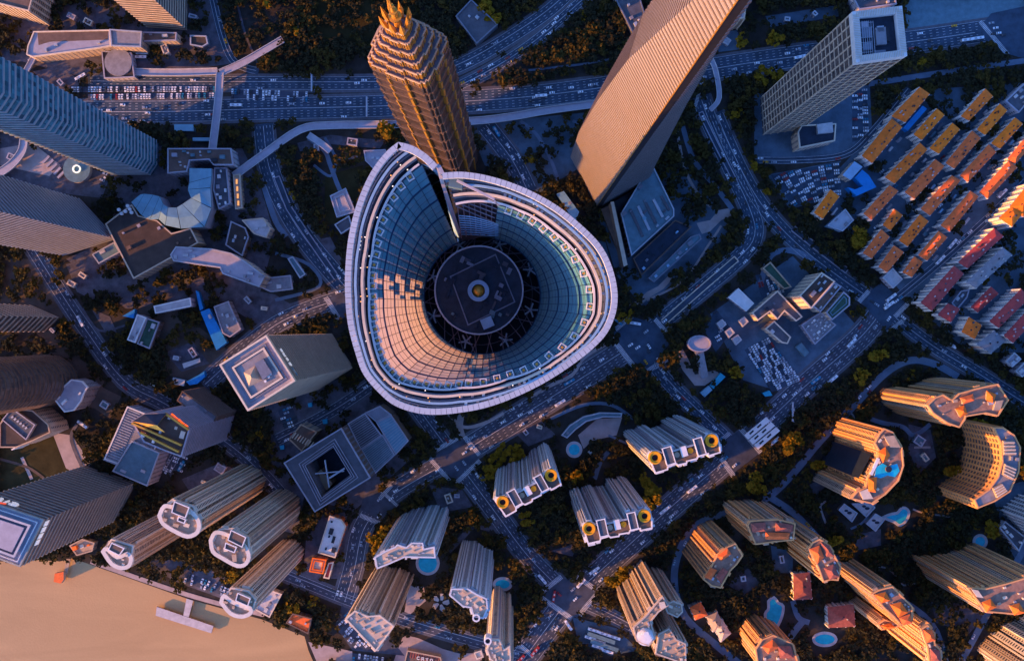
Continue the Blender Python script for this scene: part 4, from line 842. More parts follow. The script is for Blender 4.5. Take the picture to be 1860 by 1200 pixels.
# ------------------------------------------------------------------ the golden pagoda tower
def pagoda():
    c = Vector(W(819, 302)); u = Vector((33, -12.9)); v = Vector((12.5, 27.2)); kk = CAM_H / FOC     # half sides on the map
    u = u * kk; v = v * kk
    t = thing('pagoda_tower', 'golden stepped pagoda-like skyscraper with spiky crown and spire', 'tower', (c.x, c.y)); mark(to_px([tuple(c + u * a * 1.5 + v * d * 1.5) for a, d in ((-1, -1), (1, -1), (1, 1), (-1, 1))]))
    prof = [(-1, -.80), (-.93, -.80), (-.93, -.93), (-.80, -.93), (-.80, -1), (-.3, -1), (-.3, -1.08), (.3, -1.08), (.3, -1), (.80, -1), (.80, -.93), (.93, -.93), (.93, -.80), (1, -.80), (1, -.3), (1.08, -.3), (1.08, .3), (1, .3),
            (1, .80), (.93, .80), (.93, .93), (.80, .93), (.80, 1), (.3, 1), (.3, 1.08), (-.3, 1.08), (-.3, 1), (-.80, 1), (-.80, .93), (-.93, .93), (-.93, .80), (-1, .80), (-1, .3), (-1.08, .3), (-1.08, -.3), (-1, -.3)]
    P = lambda s: [tuple(c + u * a * s + v * d * s) for a, d in prof]
    zs = [0, 62, 112, 154, 190, 222, 250, 275, 297, 317, 335, 351, 366]
    for k in range(len(zs) - 1):
        s = 1.16 - 0.016 * k; A = [(*q, zs[k]) for q in P(s * .965)]; B = [(*q, zs[k + 1] - 2) for q in P(s)]
        b = MB(); b.loft([A, B], 'bronze_glass'); o = b.build('tier', t)
        q = ccw(P(s)); b = MB(); b.ring(q, -2.0, 0.4, zs[k + 1] - 1.2, zs[k + 1], 'bronze'); b.build('cornice', o)
        n = len(prof); A2, B2 = P(s * .965), P(s)
        for i in range(n):
            m = 'gold' if abs(prof[i][0]) in (.3,) or abs(prof[i][1]) in (.3,) else 'brown'
            b = MB(); b.bar((*A2[i], zs[k]), (*B2[i], zs[k + 1] - 2), 1.5 if m == 'gold' else .8, m); b.build('corner_rib', o)
    # stepped crown
    s, z = 0.96, 366
    for k, (sc, hh) in enumerate(((.97, 9), (.84, 9), (.70, 9), (.56, 9), (.42, 9), (.29, 8))):
        q = ccw(P(sc)); b = MB(); b.prism(q, z - 6, z + hh - 1.5, 'bronze', 'steel'); o = b.build('crown_step', t)
        b = MB(); b.ring(q, -.35, 0.25, z + hh - 2.0, z + hh, 'tan'); b.build('crown_cornice', o)
        ribs_on_pts = offset(q, .3); b = MB()
        for i in range(len(ribs_on_pts)):
            a, d = Vector(ribs_on_pts[i - 1]), Vector(ribs_on_pts[i])
            for f in np.linspace(0.15, .85, 3): g = a + (d - a) * float(f); b.bar((g.x, g.y, z), (g.x, g.y, z + hh - 2.4), .4, 'gold')
        b.build('crown_fins', o)['kind'] = 'stuff'
        z += hh
    for a, d in ((-1, -1), (1, -1), (1, 1), (-1, 1), (0, -1.2), (1.2, 0), (0, 1.2), (-1.2, 0)):
        e = c + u * a * .20 + v * d * .20; f = c + u * a * .27 + v * d * .27; b = MB()
        p1 = [(*(e + u * i * .05 + v * j * .05), z - 8) for i, j in ((-1, -1), (1, -1), (1, 1), (-1, 1))]; p2 = [(*(f + u * i * .06 + v * j * .06), z + 6) for i, j in ((-1, -1), (1, -1), (1, 1), (-1, 1))]
        ap = (*(f + u * a * .04 + v * d * .04), z + 18); b.loft([p1, p2], 'gold')
        for i in range(4): b.poly([p2[i], p2[(i + 1) % 4], ap], 'gold')
        b.build('petal', t)
    b = MB(); n = 10
    ring = lambda r, zz: [(c.x + r * math.cos(2 * math.pi * i / n), c.y + r * math.sin(2 * math.pi * i / n), zz) for i in range(n)]
    b.loft([ring(2.4, z - 4), ring(1.6, z + 14), ring(.5, z + 26), ring(.15, z + 42)], 'gold'); b.build('spire', t)
    for zz, r in ((z + 10, 3.4), (z + 18, 2.2), (z + 25, 1.3)): b = MB(); b.disc((c.x, c.y), r, zz, zz + 1, 'gold', n=10); b.build('spire_ring', t)
pagoda()

# ------------------------------------------------------------------ the tapering tower with a dark corner slot
mat('skin_line', (0.15, 0.125, 0.125), 0.5)
def tapering():
    kk = CAM_H / FOC; Sx = Vector((155, 222)) * kk; dW = Vector((-49, 93)) * kk; dE = Vector((97, 53)) * kk    # south corner, edges to west and east corners
    Wc, Ec = Sx + dW, Sx + dE; Nc = Sx + dW + dE; c = (Sx + Nc) / 2
    t = thing('tapering_tower', 'tall tapering tower with copper lit side and dark corner slot', 'tower', (c.x, c.y))
    mark(to_px([tuple(x) for x in (Sx, Ec, Nc, Wc)]))
    def sec(h):
        a = float(np.interp(h, [0, 110, 250, 377, 521, 600], [1.0, 1.0, .86, .674, .33, .13]))
        e = float(np.interp(h, [0, 60, 110, 250, 377, 500, 600], [.93, .85, .74, .50, .29, .12, .10]))
        return [Sx + dW * .03, Sx + dE * .08, Sx + dE * e, Nc - dW * e, Nc - dE * .02, Nc - dW * .02, Nc - dE * a, Sx + dW * a] if a < .999 else [Sx + dW * .03, Sx + dE * .08, Sx + dE * e, Nc - dW * e, Nc - dE * .02, Nc - dW * .02, Wc + dE * .005, Sx + dW * .995]
    zs = [0, 60, 110] + list(range(140, 601, 20)); secs = [[(p.x, p.y, z) for p in sec(z)] for z in zs]
    for i in range(8):
        nm, m = [('corner_slot', 'dark_metal'), ('east_side', 'lilac_skin'), ('east_taper', 'lilac_skin'), ('north_side', 'lilac_skin'), ('corner_slot', 'dark_metal'), ('north_side', 'lilac_skin'), ('west_taper', 'lilac_skin'), ('west_side', 'lilac_skin')][i]
        b = MB(); b.loft([[s[i], s[(i + 1) % 8]] for s in secs], m, close=False)
        b.build({'east_side': 'facade', 'north_side': 'facade', 'west_side': 'facade', 'east_taper': 'taper', 'west_taper': 'taper'}.get(nm, nm), t)
    b = MB(); b.poly(secs[-1], 'steel'); b.build('roof', t)
    z = 4.0; k = 0
    while z < 596:
        p = sec(z); b = MB(); q = [tuple(x) for x in p]; o_ = offset(q, .3)
        for i in (1, 2, 3, 5, 6, 7):
            j = (i + 1) % 8; b.poly([(*o_[i], z), (*o_[j], z), (*o_[j], z + 1.5), (*o_[i], z + 1.5)], 'skin_line'); b.poly([(*o_[i], z + 1.5), (*o_[j], z + 1.5), (*q[j], z + 1.5), (*q[i], z + 1.5)], 'skin_line'); b.poly([(*q[i], z), (*q[j], z), (*o_[j], z), (*o_[i], z)], 'skin_line')
        b.build('floor_band', t); z += 5.2
    b = MB(); p = Sx + dW * .03
    for i in range(len(zs) - 1): b.bar((p.x, p.y, zs[i]), (p.x, p.y, zs[i + 1]), .5, 'gold')
    b.build('corner_trim', t)
tapering()
t, p = building('podium_hall', 'teal roofed podium with long skylights at the foot of the tapering tower', 'building', [(1128, 388), (1168, 321), (1187, 304), (1224, 380), (1224, 393), (1147, 464)], 26, 'plain', 'brown', 'silver', 'teal_dull', kit=10, kmats=('silver', 'slate_roof', 'teal_roof', 'steel'))
for k in range(5):
    A, B = W(1145 + k * 14, 380 - k * 6, 27), W(1168 + k * 12, 430 - k * 12, 27); block('skylight', t, ((A[0] + B[0]) / 2, (A[1] + B[1]) / 2, 26), (math.dist(A, B), 2.4, 1.2), 'silver' if k % 2 else 'slate_roof', math.atan2(B[1] - A[1], B[0] - A[0]))
t = thing('screen_wall', 'tall tan screen wall bar beside the teal podium roof', 'wall', W(1124, 425)); b = MB(); b.prism(WP([(1109, 367), (1115, 366), (1140, 481), (1133, 484)], 28), 0, 28, 'brown', 'beige'); b.build('wall', t); mark([(1105, 365), (1118, 365), (1142, 482), (1130, 486)])
b = MB(); b.prism(WP([(1092, 380), (1108, 372), (1132, 470), (1118, 445)], 9), 0, 9, 'brown', 'brown'); b.build('footing', t)
building('pavilion', 'long blue glass roof pavilion along the garden of the tapering tower', 'pavilion', [(1178, 505), (1215, 470), (1255, 430), (1270, 425), (1274, 434), (1225, 478), (1188, 512)], 8, 'plain', 'steel', 'steel', 'teal_dull', kit=12, kmats=('silver', 'sky_roof', 'steel'))
building('pavilion', 'bright teal angular canopy beside the curved glass tower rim', 'pavilion', [(1011, 352), (1024, 347), (1052, 385), (1044, 405)], 8, 'none', 'teal_dull', 'teal_dull', 'teal_roof', kit=1, parapet=False)
building('terrace_block', 'dark decked terrace below the teal podium roof', 'building', [(1150, 470), (1226, 400), (1256, 412), (1165, 500)], 6, 'none', 'brown', 'brown', 'navy', kit=6, kmats=('sky_roof', 'steel', 'navy'))
building('entry_pavilion', 'pale stone pavilion beside the pagoda tower under the rim tip', 'pavilion', [(661, 274), (700, 272), (712, 300), (684, 312), (664, 292)], 10, 'none', 'lilac', 'lilac', 'lilac', kit=2)
building('lawn_pavilion', 'square framed pavilion on the lawn west of the curved tower', 'pavilion', [(600, 356), (628, 342), (646, 385), (612, 395)], 6, 'none', 'silver', 'silver', 'lilac', kit=0, inset=(4, .8, 'silver'))
building('lawn_pavilion', 'grey low pavilion block below the square framed pavilion', 'pavilion', [(608, 408), (634, 392), (640, 412), (620, 425)], 6, 'none', 'lilac', 'silver', 'slate_roof', kit=0)
building('dark_hall', 'dark square roofed hall in the park beside the curving avenue', 'building', [(828, 30), (856, 0), (904, 45), (866, 80)], 10, 'none', 'steel', 'steel', 'slate_roof', kit=2)
building('dark_hall', 'long dark roofed hall at the top edge left of the tapering tower', 'building', [(1116, -5), (1160, -10), (1178, 50), (1150, 62)], 10, 'none', 'steel', 'steel', 'slate_roof', kit=4)
building('corner_building', 'pinkish ribbed building at the top edge right of the tapering tower', 'building', [(1320, -30), (1360, -40), (1352, 34), (1316, 36)], 30, 'ribs', 'tan', 'beige', 'lilac', kit=2)
building('avenue_block', 'small ribbed grey building in the planting along the top edge', 'building', [(1545, -12), (1620, -22), (1628, 8), (1560, 18)], 16, 'plain', 'lilac', 'lilac', 'slate_roof', kit=5)

# ------------------------------------------------------------------ the square tower with an open white roof frame
t, p = building('lattice_tower', 'square tower with white lattice walls and open roof well at top right', 'tower', [(1545, 27), (1632, 17), (1641, 104), (1552, 116)], 240, 'grid', trim='beige', glass='brown_glass', roof='navy', fh=9.0, step=7.0, kit=0, parapet=False, gridw=(1.3, 1.1))
b = MB(); b.ring(p, -4.0, 0.6, 238, 245, 'white'); b.build('roof_frame', t)
b = MB(); b.prism(offset(p, -4.1), 240, 240.2, 'navy', 'navy'); b.build('roof_well', t)
for k in range(26):
    for e in range(4):
        a, d = Vector(offset(p, -1.7)[e]), Vector(offset(p, -1.7)[(e + 1) % 4]); q = a + (d - a) * ((k + .5) / 26)
        block('frame_slat', t, (q.x, q.y, 245), (.45, 4.2, .35), 'cream', math.atan2((d - a).y, (d - a).x))
for x, y, dx, dy, m in ((1600, 66, 9, 15, 'grey_roof'), (1599, 53, 6, 5, 'silver'), (1574, 60, 9, 8, 'steel'), (1575, 85, 8, 6, 'steel'), (1612, 62, 3, 13, 'dark_metal'), (1570, 45, 6, 5, 'lilac'), (1598, 95, 10, 3, 'steel')):
    block('plant_room', t, (*W(x, y, 242), 240.2), (dx * .8, dy * .8, 2.5), m, .08)
b = MB()
for k in range(7): b.bar((*W(1560, 42 + k * 9, 243), 242.4), (*W(1585, 40 + k * 9, 243), 242.4), .3, 'silver'); b.bar((*W(1562 + k * 4, 38, 243), 242.6), (*W(1566 + k * 4, 98, 243), 242.6), .3, 'silver')
b.build('pipe_rack', t)
t, p = building('annex_block', 'low annex with white rimmed roof beside the lattice tower foot', 'building', [(1449, 240), (1456, 228), (1518, 225), (1516, 256), (1452, 269)], 22, 'plain', 'beige', 'cream', 'navy', kit=0)
b = MB(); b.prism(WP([(1484, 226), (1512, 222), (1514, 240), (1486, 243)], 26), 22, 26, 'silver', 'pale_roof'); b.build('plant_room', t)

# ------------------------------------------------------------------ walk-up estate at the right
def row_block(label, q, h, m, wall='pale_wall', group='walk-up blocks of the estate', lights=3, rid=3.2):
    P = WP(q, h); c = centroid(P); t = thing('walk_up_block', label, 'building', c, group); p = ccw(P); footprint(p, h, False, 2)
    b = MB(); b.prism(p, 0, h, wall); b.build('wall', t)
    o = hip(t, P, h, rid, m, 'tiled_roof', .7)
    windows_on(t, p, 0, h, 3.0, 3.6, 1.8, 1.5)
    ribs_on(t, p, 0, h - .4, 7.5, 1.0, 1.3, wall, 'stair_bay', skip=12)
    A = Vector(((P[0][0] + P[1][0]) / 2, (P[0][1] + P[1][1]) / 2)); B = Vector(((P[2][0] + P[3][0]) / 2, (P[2][1] + P[3][1]) / 2)); d = B - A; ang = math.atan2(d.y, d.x)
    n = lights if d.length > 25 else max(1, lights - 1); off = Vector((d.y, -d.x)).normalized() * (math.dist(P[0], P[1]) * .17)
    for k in range(n):
        g = A + d * ((k + 1) / (n + 1)) + off * (1 if k % 2 else -.4); block('dormer', t, (g.x, g.y, h + rid * .45), (1.5, 1.4, 1.5), 'dark_metal' if m != 'red_tile' else 'pale_roof', ang)
    for k in range(int(d.length / 7)):
        g = A + d * random.uniform(.08, .92) + off * random.uniform(-2.0, 2.0); block(random.choice(('water_tank', 'solar_heater', 'vent')), t, (g.x, g.y, h + rid * .35), (random.uniform(.7, 1.8), random.uniform(.6, 1.1), rid * .65 + .6), random.choice(('silver', 'slate_roof', 'pale_roof', 'dark_metal')), ang)
    return t
EST = [
 ('orange tiled block at the top of the estate above the long blue shed', [(1621, 211), (1644, 221), (1687, 171), (1671, 160)], 20, 'orange_tile'),
 ('orange tiled block with rounded cream end wall beside the lattice tower car park', [(1567, 283), (1584, 295), (1637, 231), (1620, 217)], 20, 'orange_tile'),
 ('bright gold tiled short block just east of the long blue shed', [(1661, 244), (1674, 253), (1714, 209), (1702, 199)], 18, 'gold_tile'),
 ('bright gold tiled short block, second east of the long blue shed', [(1690, 269), (1705, 278), (1742, 235), (1730, 225)], 18, 'gold_tile'),
 ('orange tiled block standing apart at the top edge of the estate trees', [(1747, 211), (1760, 218), (1802, 175), (1790, 163)], 18, 'orange_tile'),
 ('gold tiled block beside the pale steps in the top right estate corner', [(1776, 235), (1789, 244), (1828, 201), (1816, 190)], 18, 'gold_tile'),
 ('gold tiled block nearest the right edge under the pale steps', [(1802, 260), (1816, 269), (1856, 225), (1844, 215)], 18, 'gold_tile'),
 ('rust tiled long block below the second short gold block', [(1719, 296), (1733, 305), (1780, 251), (1766, 239)], 18, 'rust_tile'),
 ('orange tiled block beside the bright blue L-shaped roof', [(1609, 322), (1625, 332), (1683, 272), (1671, 261)], 18, 'orange_tile'),
 ('rust tiled long block, next east from the one by the blue L-shaped roof', [(1645, 349), (1661, 360), (1714, 302), (1699, 291)], 18, 'rust_tile'),
 ('rust tiled long block in the middle of the estate, third from the blue L-shaped roof', [(1674, 379), (1689, 390), (1743, 328), (1729, 320)], 18, 'rust_tile'),
 ('rust tiled block continuing the estate middle row to the north east', [(1745, 319), (1758, 329), (1808, 276), (1796, 264)], 18, 'rust_tile'),
 ('rust tiled longest block on the bus street side of the estate', [(1710, 409), (1725, 419), (1776, 357), (1763, 348)], 18, 'rust_tile'),
 ('orange rust block next to the right edge along the bus street', [(1780, 349), (1794, 359), (1846, 304), (1832, 294)], 18, 'rust_tile'),
 ('rust tiled stepped block below the bright blue L-shaped roof', [(1570, 388), (1583, 398), (1630, 347), (1616, 338)], 18, 'rust_tile'),
 ('shortest orange block in the middle of the estate', [(1605, 408), (1617, 417), (1638, 391), (1625, 381)], 17, 'orange_tile'),
 ('orange block beside the shortest one, three dormers', [(1634, 436), (1648, 446), (1685, 402), (1671, 391)], 18, 'orange_tile'),
 ('rust orange block next to the yellow trees at the estate road', [(1569, 459), (1583, 468), (1614, 430), (1601, 418)], 18, 'rust_tile'),
 ('rust orange block second from the yellow trees along the estate road', [(1597, 484), (1611, 493), (1640, 458), (1624, 447)], 18, 'rust_tile'),
 ('rust orange block on the bus street above the short corner block', [(1669, 463), (1684, 472), (1719, 431), (1705, 421)], 18, 'rust_tile'),
 ('short rust block at the estate corner beside the flat grey roof', [(1641, 494), (1656, 502), (1675, 476), (1661, 467)], 17, 'rust_tile'),
 ('single gold tiled block beside the open car park', [(1480, 386), (1494, 396), (1523, 357), (1509, 346)], 16, 'gold_tile'),
 ('orange roofed wide block at the right edge with white dormers, upper of two', [(1836, 375), (1858, 392), (1890, 350), (1868, 335)], 26, 'gold_tile'),
 ('orange roofed wide block at the right edge with white dormers, lower of two', [(1816, 396), (1838, 410), (1856, 388), (1838, 376)], 26, 'gold_tile'),
 ('rust tiled block cut by the right edge north of the bus street', [(1832, 288), (1843, 297), (1890, 245), (1876, 236)], 18, 'rust_tile'),
 ('dark red tiled long block with white dormers on the bus street', [(1742, 476), (1757, 486), (1821, 429), (1806, 416)], 25, 'red_tile'),
 ('dark red tiled long block with bright wall beside the junction', [(1674, 549), (1692, 563), (1749, 497), (1733, 484)], 25, 'red_tile'),
 ('grey and red patched roof block behind the red roofs', [(1757, 512), (1773, 522), (1837, 463), (1822, 451)], 25, 'grey_roof'),
 ('small dark red roofed villa block near the junction trees', [(1705, 571), (1727, 584), (1742, 561), (1722, 552)], 20, 'red_tile'),
 ('thin bent red roof between the grey court and the right edge', [(1765, 557), (1776, 566), (1812, 533), (1800, 522)], 14, 'red_tile'),
 ('dark red long block crossing the right edge in the middle', [(1799, 583), (1814, 594), (1868, 541), (1855, 526)], 25, 'red_tile'),
 ('orange red roofed small block with glowing roof by the trees', [(1748, 602), (1770, 614), (1782, 591), (1760, 577)], 20, 'orange_tile'),
 ('dark red block at the right edge below the long one', [(1825, 609), (1840, 621), (1882, 577), (1868, 563)], 25, 'red_tile'),
 ('grey roofed pale block under the trees at the right edge', [(1776, 625), (1800, 640), (1826, 618), (1806, 602)], 20, 'grey_roof'),
]
for lab, q, h, m in EST: row_block(lab, q, h, m)
_n = 0
for lab, q, h, m in EST:
    for side in (0, 1):
        A, B = Vector(q[1]).lerp(Vector(q[2]), random.uniform(.2, .8)), Vector(q[0]); nrm = Vector((B - Vector(q[1]))).normalized() * -1; c0 = A + nrm * random.uniform(9, 14)
        if occ(c0.x, c0.y) or not (1480 < c0.x < 1850) or _n > 26: continue
        _n += 1; u = (Vector(q[2]) - Vector(q[1])).normalized(); v = Vector((-u.y, u.x)); L_, D_ = random.uniform(3, 8), random.uniform(1.6, 3)
        building('hut', 'little lean-to hut roof in an alley between the tiled estate blocks', 'hut', [tuple(c0 + u * a * L_ + v * e * D_) for a, e in ((-1, -1), (1, -1), (1, 1), (-1, 1))], random.uniform(3, 5), 'none', 'lilac', 'lilac', random.choice(('grey_roof', 'teal_dull', 'slate_roof', 'pale_roof', 'sky_roof')), kit=0, parapet=False, group='huts in the estate alleys')
building('shed', 'long narrow bright blue shed roof between orange tiled blocks', 'shed', [(1641, 232), (1649, 238), (1684, 198), (1676, 192)], 7, 'none', 'blue_roof', 'blue_roof', 'blue_roof', kit=0, parapet=False)
building('shed', 'bright blue L-shaped roof in the estate corner', 'shed', [(1540, 340), (1556, 356), (1592, 340), (1578, 318), (1566, 308), (1553, 322), (1568, 338), (1553, 344)], 10, 'none', 'blue_roof', 'blue_roof', 'blue_roof', kit=0, parapet=False)
building('shed', 'pale blue roof with cream end beside the L-shaped blue roof', 'shed', [(1530, 318), (1545, 327), (1567, 303), (1552, 293)], 14, 'plain', 'beige', 'sky_roof', 'sky_roof', kit=0, parapet=False)
building('shed', 'pale grey blue twin roof beside the single gold block', 'shed', [(1502, 410), (1535, 380), (1550, 400), (1530, 420)], 9, 'none', 'sky_roof', 'silver', 'silver', kit=2)
building('flat_house', 'flat pale grey roof at the estate corner by the junction', 'building', [(1603, 504), (1621, 487), (1639, 507), (1622, 523)], 10, 'plain', 'lilac', 'pale_roof', 'pale_roof', kit=0)
building('grey_court', 'slate roofed low building with rounded corner between red roofs', 'building', [(1728, 550), (1745, 528), (1760, 526), (1756, 540), (1738, 562)], 9, 'none', 'lilac', 'lilac', 'slate_roof', kit=2)
building('pale_steps', 'stepped pale block at the top right corner of the estate', 'building', [(1826, 184), (1862, 150), (1880, 170), (1850, 205)], 16, 'plain', 'lilac', 'lilac', 'slate_roof', kit=4)
for k, (x, y) in enumerate(((1838, 650), (1856, 668))):
    building('pale_house', ['pale stepped roof house by the lane at the right edge', 'pale stepped roof house, lower of two at the right edge'][k], 'building', [(x - 12, y + 6), (x + 4, y - 10), (x + 16, y + 2), (x, y + 16)], 12, 'plain', 'lilac', 'pale_roof', 'lilac', kit=3)
# ------------------------------------------------------------------ school and office block in the middle right
building('flat_hall', 'plain white flat roof beside the crowded car park', 'building', [(1323, 540), (1341, 524), (1369, 551), (1355, 565)], 10, 'plain', 'lilac', 'white', 'white', kit=0)
building('court_office', 'dark roofed L-shaped office with cream rim in the car park block', 'building', [(1366, 568), (1380, 556), (1412, 528), (1457, 575), (1446, 583), (1425, 565), (1412, 580), (1398, 566), (1376, 582)], 18, 'plain', 'beige', 'cream', 'slate_roof', kit=3, kmats=('navy', 'steel'))
building('court_office', 'dark roofed office wing with cream rim next to the car park rows', 'building', [(1390, 597), (1406, 583), (1436, 612), (1430, 624), (1420, 622)], 16, 'plain', 'beige', 'cream', 'slate_roof', kit=2)
building('apartment_block', 'cream walled apartment block with two dark roof panels', 'building', [(1452, 537), (1492, 495), (1516, 511), (1473, 560)], 46, 'plain', 'cream', 'cream', 'dark_roof', kit=5)
building('apartment_wing', 'lower cream wing below the two dark roof panels', 'building', [(1476, 556), (1515, 514), (1528, 520), (1490, 566)], 22, 'plain', 'cream', 'lilac', 'brown', kit=3)
building('sports_hall', 'hall with deep green roof beside the apartment block', 'building', [(1500, 567), (1532, 530), (1543, 540), (1543, 554), (1511, 581)], 20, 'plain', 'beige', 'lilac', 'green_roof', kit=0, inset=(3, .8, 'teal_dull'))
building('low_hall', 'narrow dark green roof at the bend of the inner drive', 'building', [(1385, 487), (1399, 476), (1437, 521), (1424, 525)], 9, 'plain', 'beige', 'tan', 'green_roof', kit=0)
building('market_roof', 'broad grey roof crowded with small units next to the green roof hall', 'building', [(1455, 590), (1490, 567), (1518, 590), (1480, 625)], 9, 'plain', 'lilac', 'lilac', 'grey_roof', kit=26, kmats=('white', 'silver'), big=.6)
t, p = building('oval_hall', 'grey oval roof with a straight stem in the garden by the junction', 'building', [(1270 + 21 * math.cos(a * .314), 624 + 15 * math.sin(a * .314)) for a in range(20)], 9, 'none', 'lilac', 'lilac', 'lilac', kit=0)
b = MB(); b.prism(WP([(1263, 639), (1278, 637), (1287, 684), (1274, 688)], 8), 0, 8, 'lilac', 'grey_roof'); b.build('stem_wing', t)
for lab, q, m in (('cyan roof hut strip beside the lane and garden', [(1290, 700), (1309, 677), (1318, 684), (1296, 706)], 'cyan_roof'), ('teal roof hut at the lane end below the cyan strip', [(1272, 713), (1288, 700), (1294, 708), (1280, 721)], 'teal_roof'), ('cyan roof hut at the corner of the crowded car park', [(1385, 714), (1398, 709), (1403, 718), (1390, 720)], 'cyan_roof'),
                  ('flat dark bus depot roof next to the office drive', [(1445, 630), (1456, 622), (1470, 640), (1462, 648)], 'teal_dull')):
    building('shed', lab, 'shed', q, 5, 'none', m, m, m, kit=0, parapet=False)
for k, (x, y) in enumerate(((1310, 590), (1325, 605), (1338, 618), (1350, 585))):
    building('hut', ['pale grey hut, uppermost of the scattered yard huts', 'pale grey hut second down among the yard huts', 'pale grey hut lowest among the yard huts', 'pale grey hut beside the dark L-shaped office'][k], 'hut', [(x - 8, y - 3), (x + 2, y - 10), (x + 9, y - 1), (x - 1, y + 8)], 6, 'none', 'pale_roof', 'pale_roof', 'pale_roof', kit=1)
t = thing('toll_canopy', 'white slatted toll canopy over the road beside the junction', 'canopy', W(1384, 784)); q0 = Vector((1358, 790)); 
for k in range(3):
    P = [(1352 + 9 * k, 793 + 9 * k - 3), (1392 + 9 * k, 757 + 9 * k), (1399 + 9 * k, 764 + 9 * k), (1359 + 9 * k, 801 + 9 * k - 3)]
    b = MB(); b.prism(WP(P, 8), 7.2, 8, 'white', 'white', True); o = b.build('roof_bay', t)
    for e in (.25, .6):
        A = (P[0][0] + (P[1][0] - P[0][0]) * e + 3, P[0][1] + (P[1][1] - P[0][1]) * e + 3); a2 = W(*A, 8); block('roof_slot', t, (a2[0], a2[1], 8), (5, 1.6, .25), 'dark_metal', .75)
    for e in ((P[0][0] + 4, P[0][1] + 3), (P[1][0], P[1][1] + 4)): b = MB(); b.disc(W(*e, 4), .4, 0, 7.2, 'steel', n=6); b.build('post', t)
# ------------------------------------------------------------------ slab towers with yellow roof rings
def ring_tower(label, A, B, h):
    A, B = Vector(A), Vector(B); D = (B - A).length / 103.6; u = (B - A).normalized(); v = Vector((-u.y, u.x))
    if v.y < 0: v = -v
    px = lambda a, d: tuple(A + u * a * D + v * d * D)
    out = [(-11, -9), (-3, -13), (8, -11), (15, -5), (15, -13), (33, -13), (33, -3), (72, -3), (72, -13), (89, -13), (89, -6), (96, -12), (107, -13), (115, -6), (115, 10), (112, 24), (90, 24), (90, 20), (72, 20), (70, 23), (52, 22), (50, 25), (34, 24), (32, 21), (17, 22), (15, 26), (-8, 26)]
    t, p = building('ring_tower', label, 'tower', [px(*q) for q in out], h, 'flats', 'lilac', 'silver_wall', 'brown', glass='flat_glass', kit=0, step=5.0, ribw=3.0, ribout=0.9, group='slab towers with yellow roof rings')
    b_ = [o for o in t.children if o.name.startswith('parapet')][0]; b_.data.materials[0] = M('white')
    for a in (0, 103.6):
        c = W(*px(a, 0), h + 4); r = 11.5 * D * (CAM_H - h) / FOC; ring = [(c[0] + r * math.cos(k * .314), c[1] + r * math.sin(k * .314)) for k in range(20)]
        b = MB(); b.ring(ring, -r * .5, 0, h, h + 4, 'yellow'); o = b.build('roof_ring', t); b = MB(); b.ring(ring, -r * .22, -r * .02, h + 4.0, h + 4.5, 'yellow'); b.build('ring_lip', o)
        b = MB(); b.disc(c, r * .52, h, h + 1.0, 'brown', 'dark_metal'); b.build('vent', o)
    for a0, a1 in ((16, 32), (73, 88)):
        q = WP([px(a0, -12), px(a1, -12), px(a1, 19), px(a0, 19)], h + 5); b = MB(); b.prism(q, h, h + 5, 'silver', 'slate_roof'); o = b.build('lift_house', t)
        b = MB(); b.ring(ccw(q), -.5, .2, h + 4.6, h + 5.6, 'white'); b.build('roof_edge', o)
    q = WP([px(46, -5), px(57, -5), px(57, 13), px(46, 13)], h + 4); b = MB(); b.prism(q, h, h + 4, 'cream', 'white'); b.build('tank_room', t)
    for a, m in ((38, 'tan'), (63, 'yellow')): b = MB(); b.disc(W(*px(a, 6), h + 2), 2.2, h, h + 2.2, m, n=12); b.build('water_tank', t)
    return t
ring_tower('slab tower with two yellow roof rings nearest the toll canopy junction', (1190, 831), (1293, 800), 158)
ring_tower('slab tower with two yellow roof rings closest to the big road junction', (913, 912), (1001, 863), 160)
ring_tower('slab tower with two yellow roof rings beside the long straight road', (1070, 960), (1171, 937), 160)
# garden pavilion among them
building('garden_pavilion', 'curved glass roofed pavilion in the gardens between the yellow ring towers', 'pavilion', [(1020, 790), (1035, 772), (1060, 756), (1090, 749), (1130, 750), (1128, 757), (1095, 757), (1065, 765), (1045, 780), (1030, 795)], 7, 'none', 'teal_dull', 'silver', 'teal_dull', kit=3)
t = thing('sail_canopy', 'small white tensile sail canopy beside the curved garden pavilion', 'canopy', W(1073, 822))
b = MB(); top = (*W(1074, 821, 7), 7)
for k in range(8):
    a0, a1 = k * math.pi / 4, (k + 1) * math.pi / 4; r0, r1 = (8, 5) if k % 2 == 0 else (5, 8)
    b.poly([(*W(1073 + r0 * math.cos(a0), 822 + r0 * math.sin(a0), 3), 3), (*W(1073 + r1 * math.cos(a1), 822 + r1 * math.sin(a1), 3), 3), top], 'white')
b.build('sail', t); b = MB(); b.disc(W(1074, 821, 3), .2, 0, 7, 'steel', n=6); b.build('mast', t)

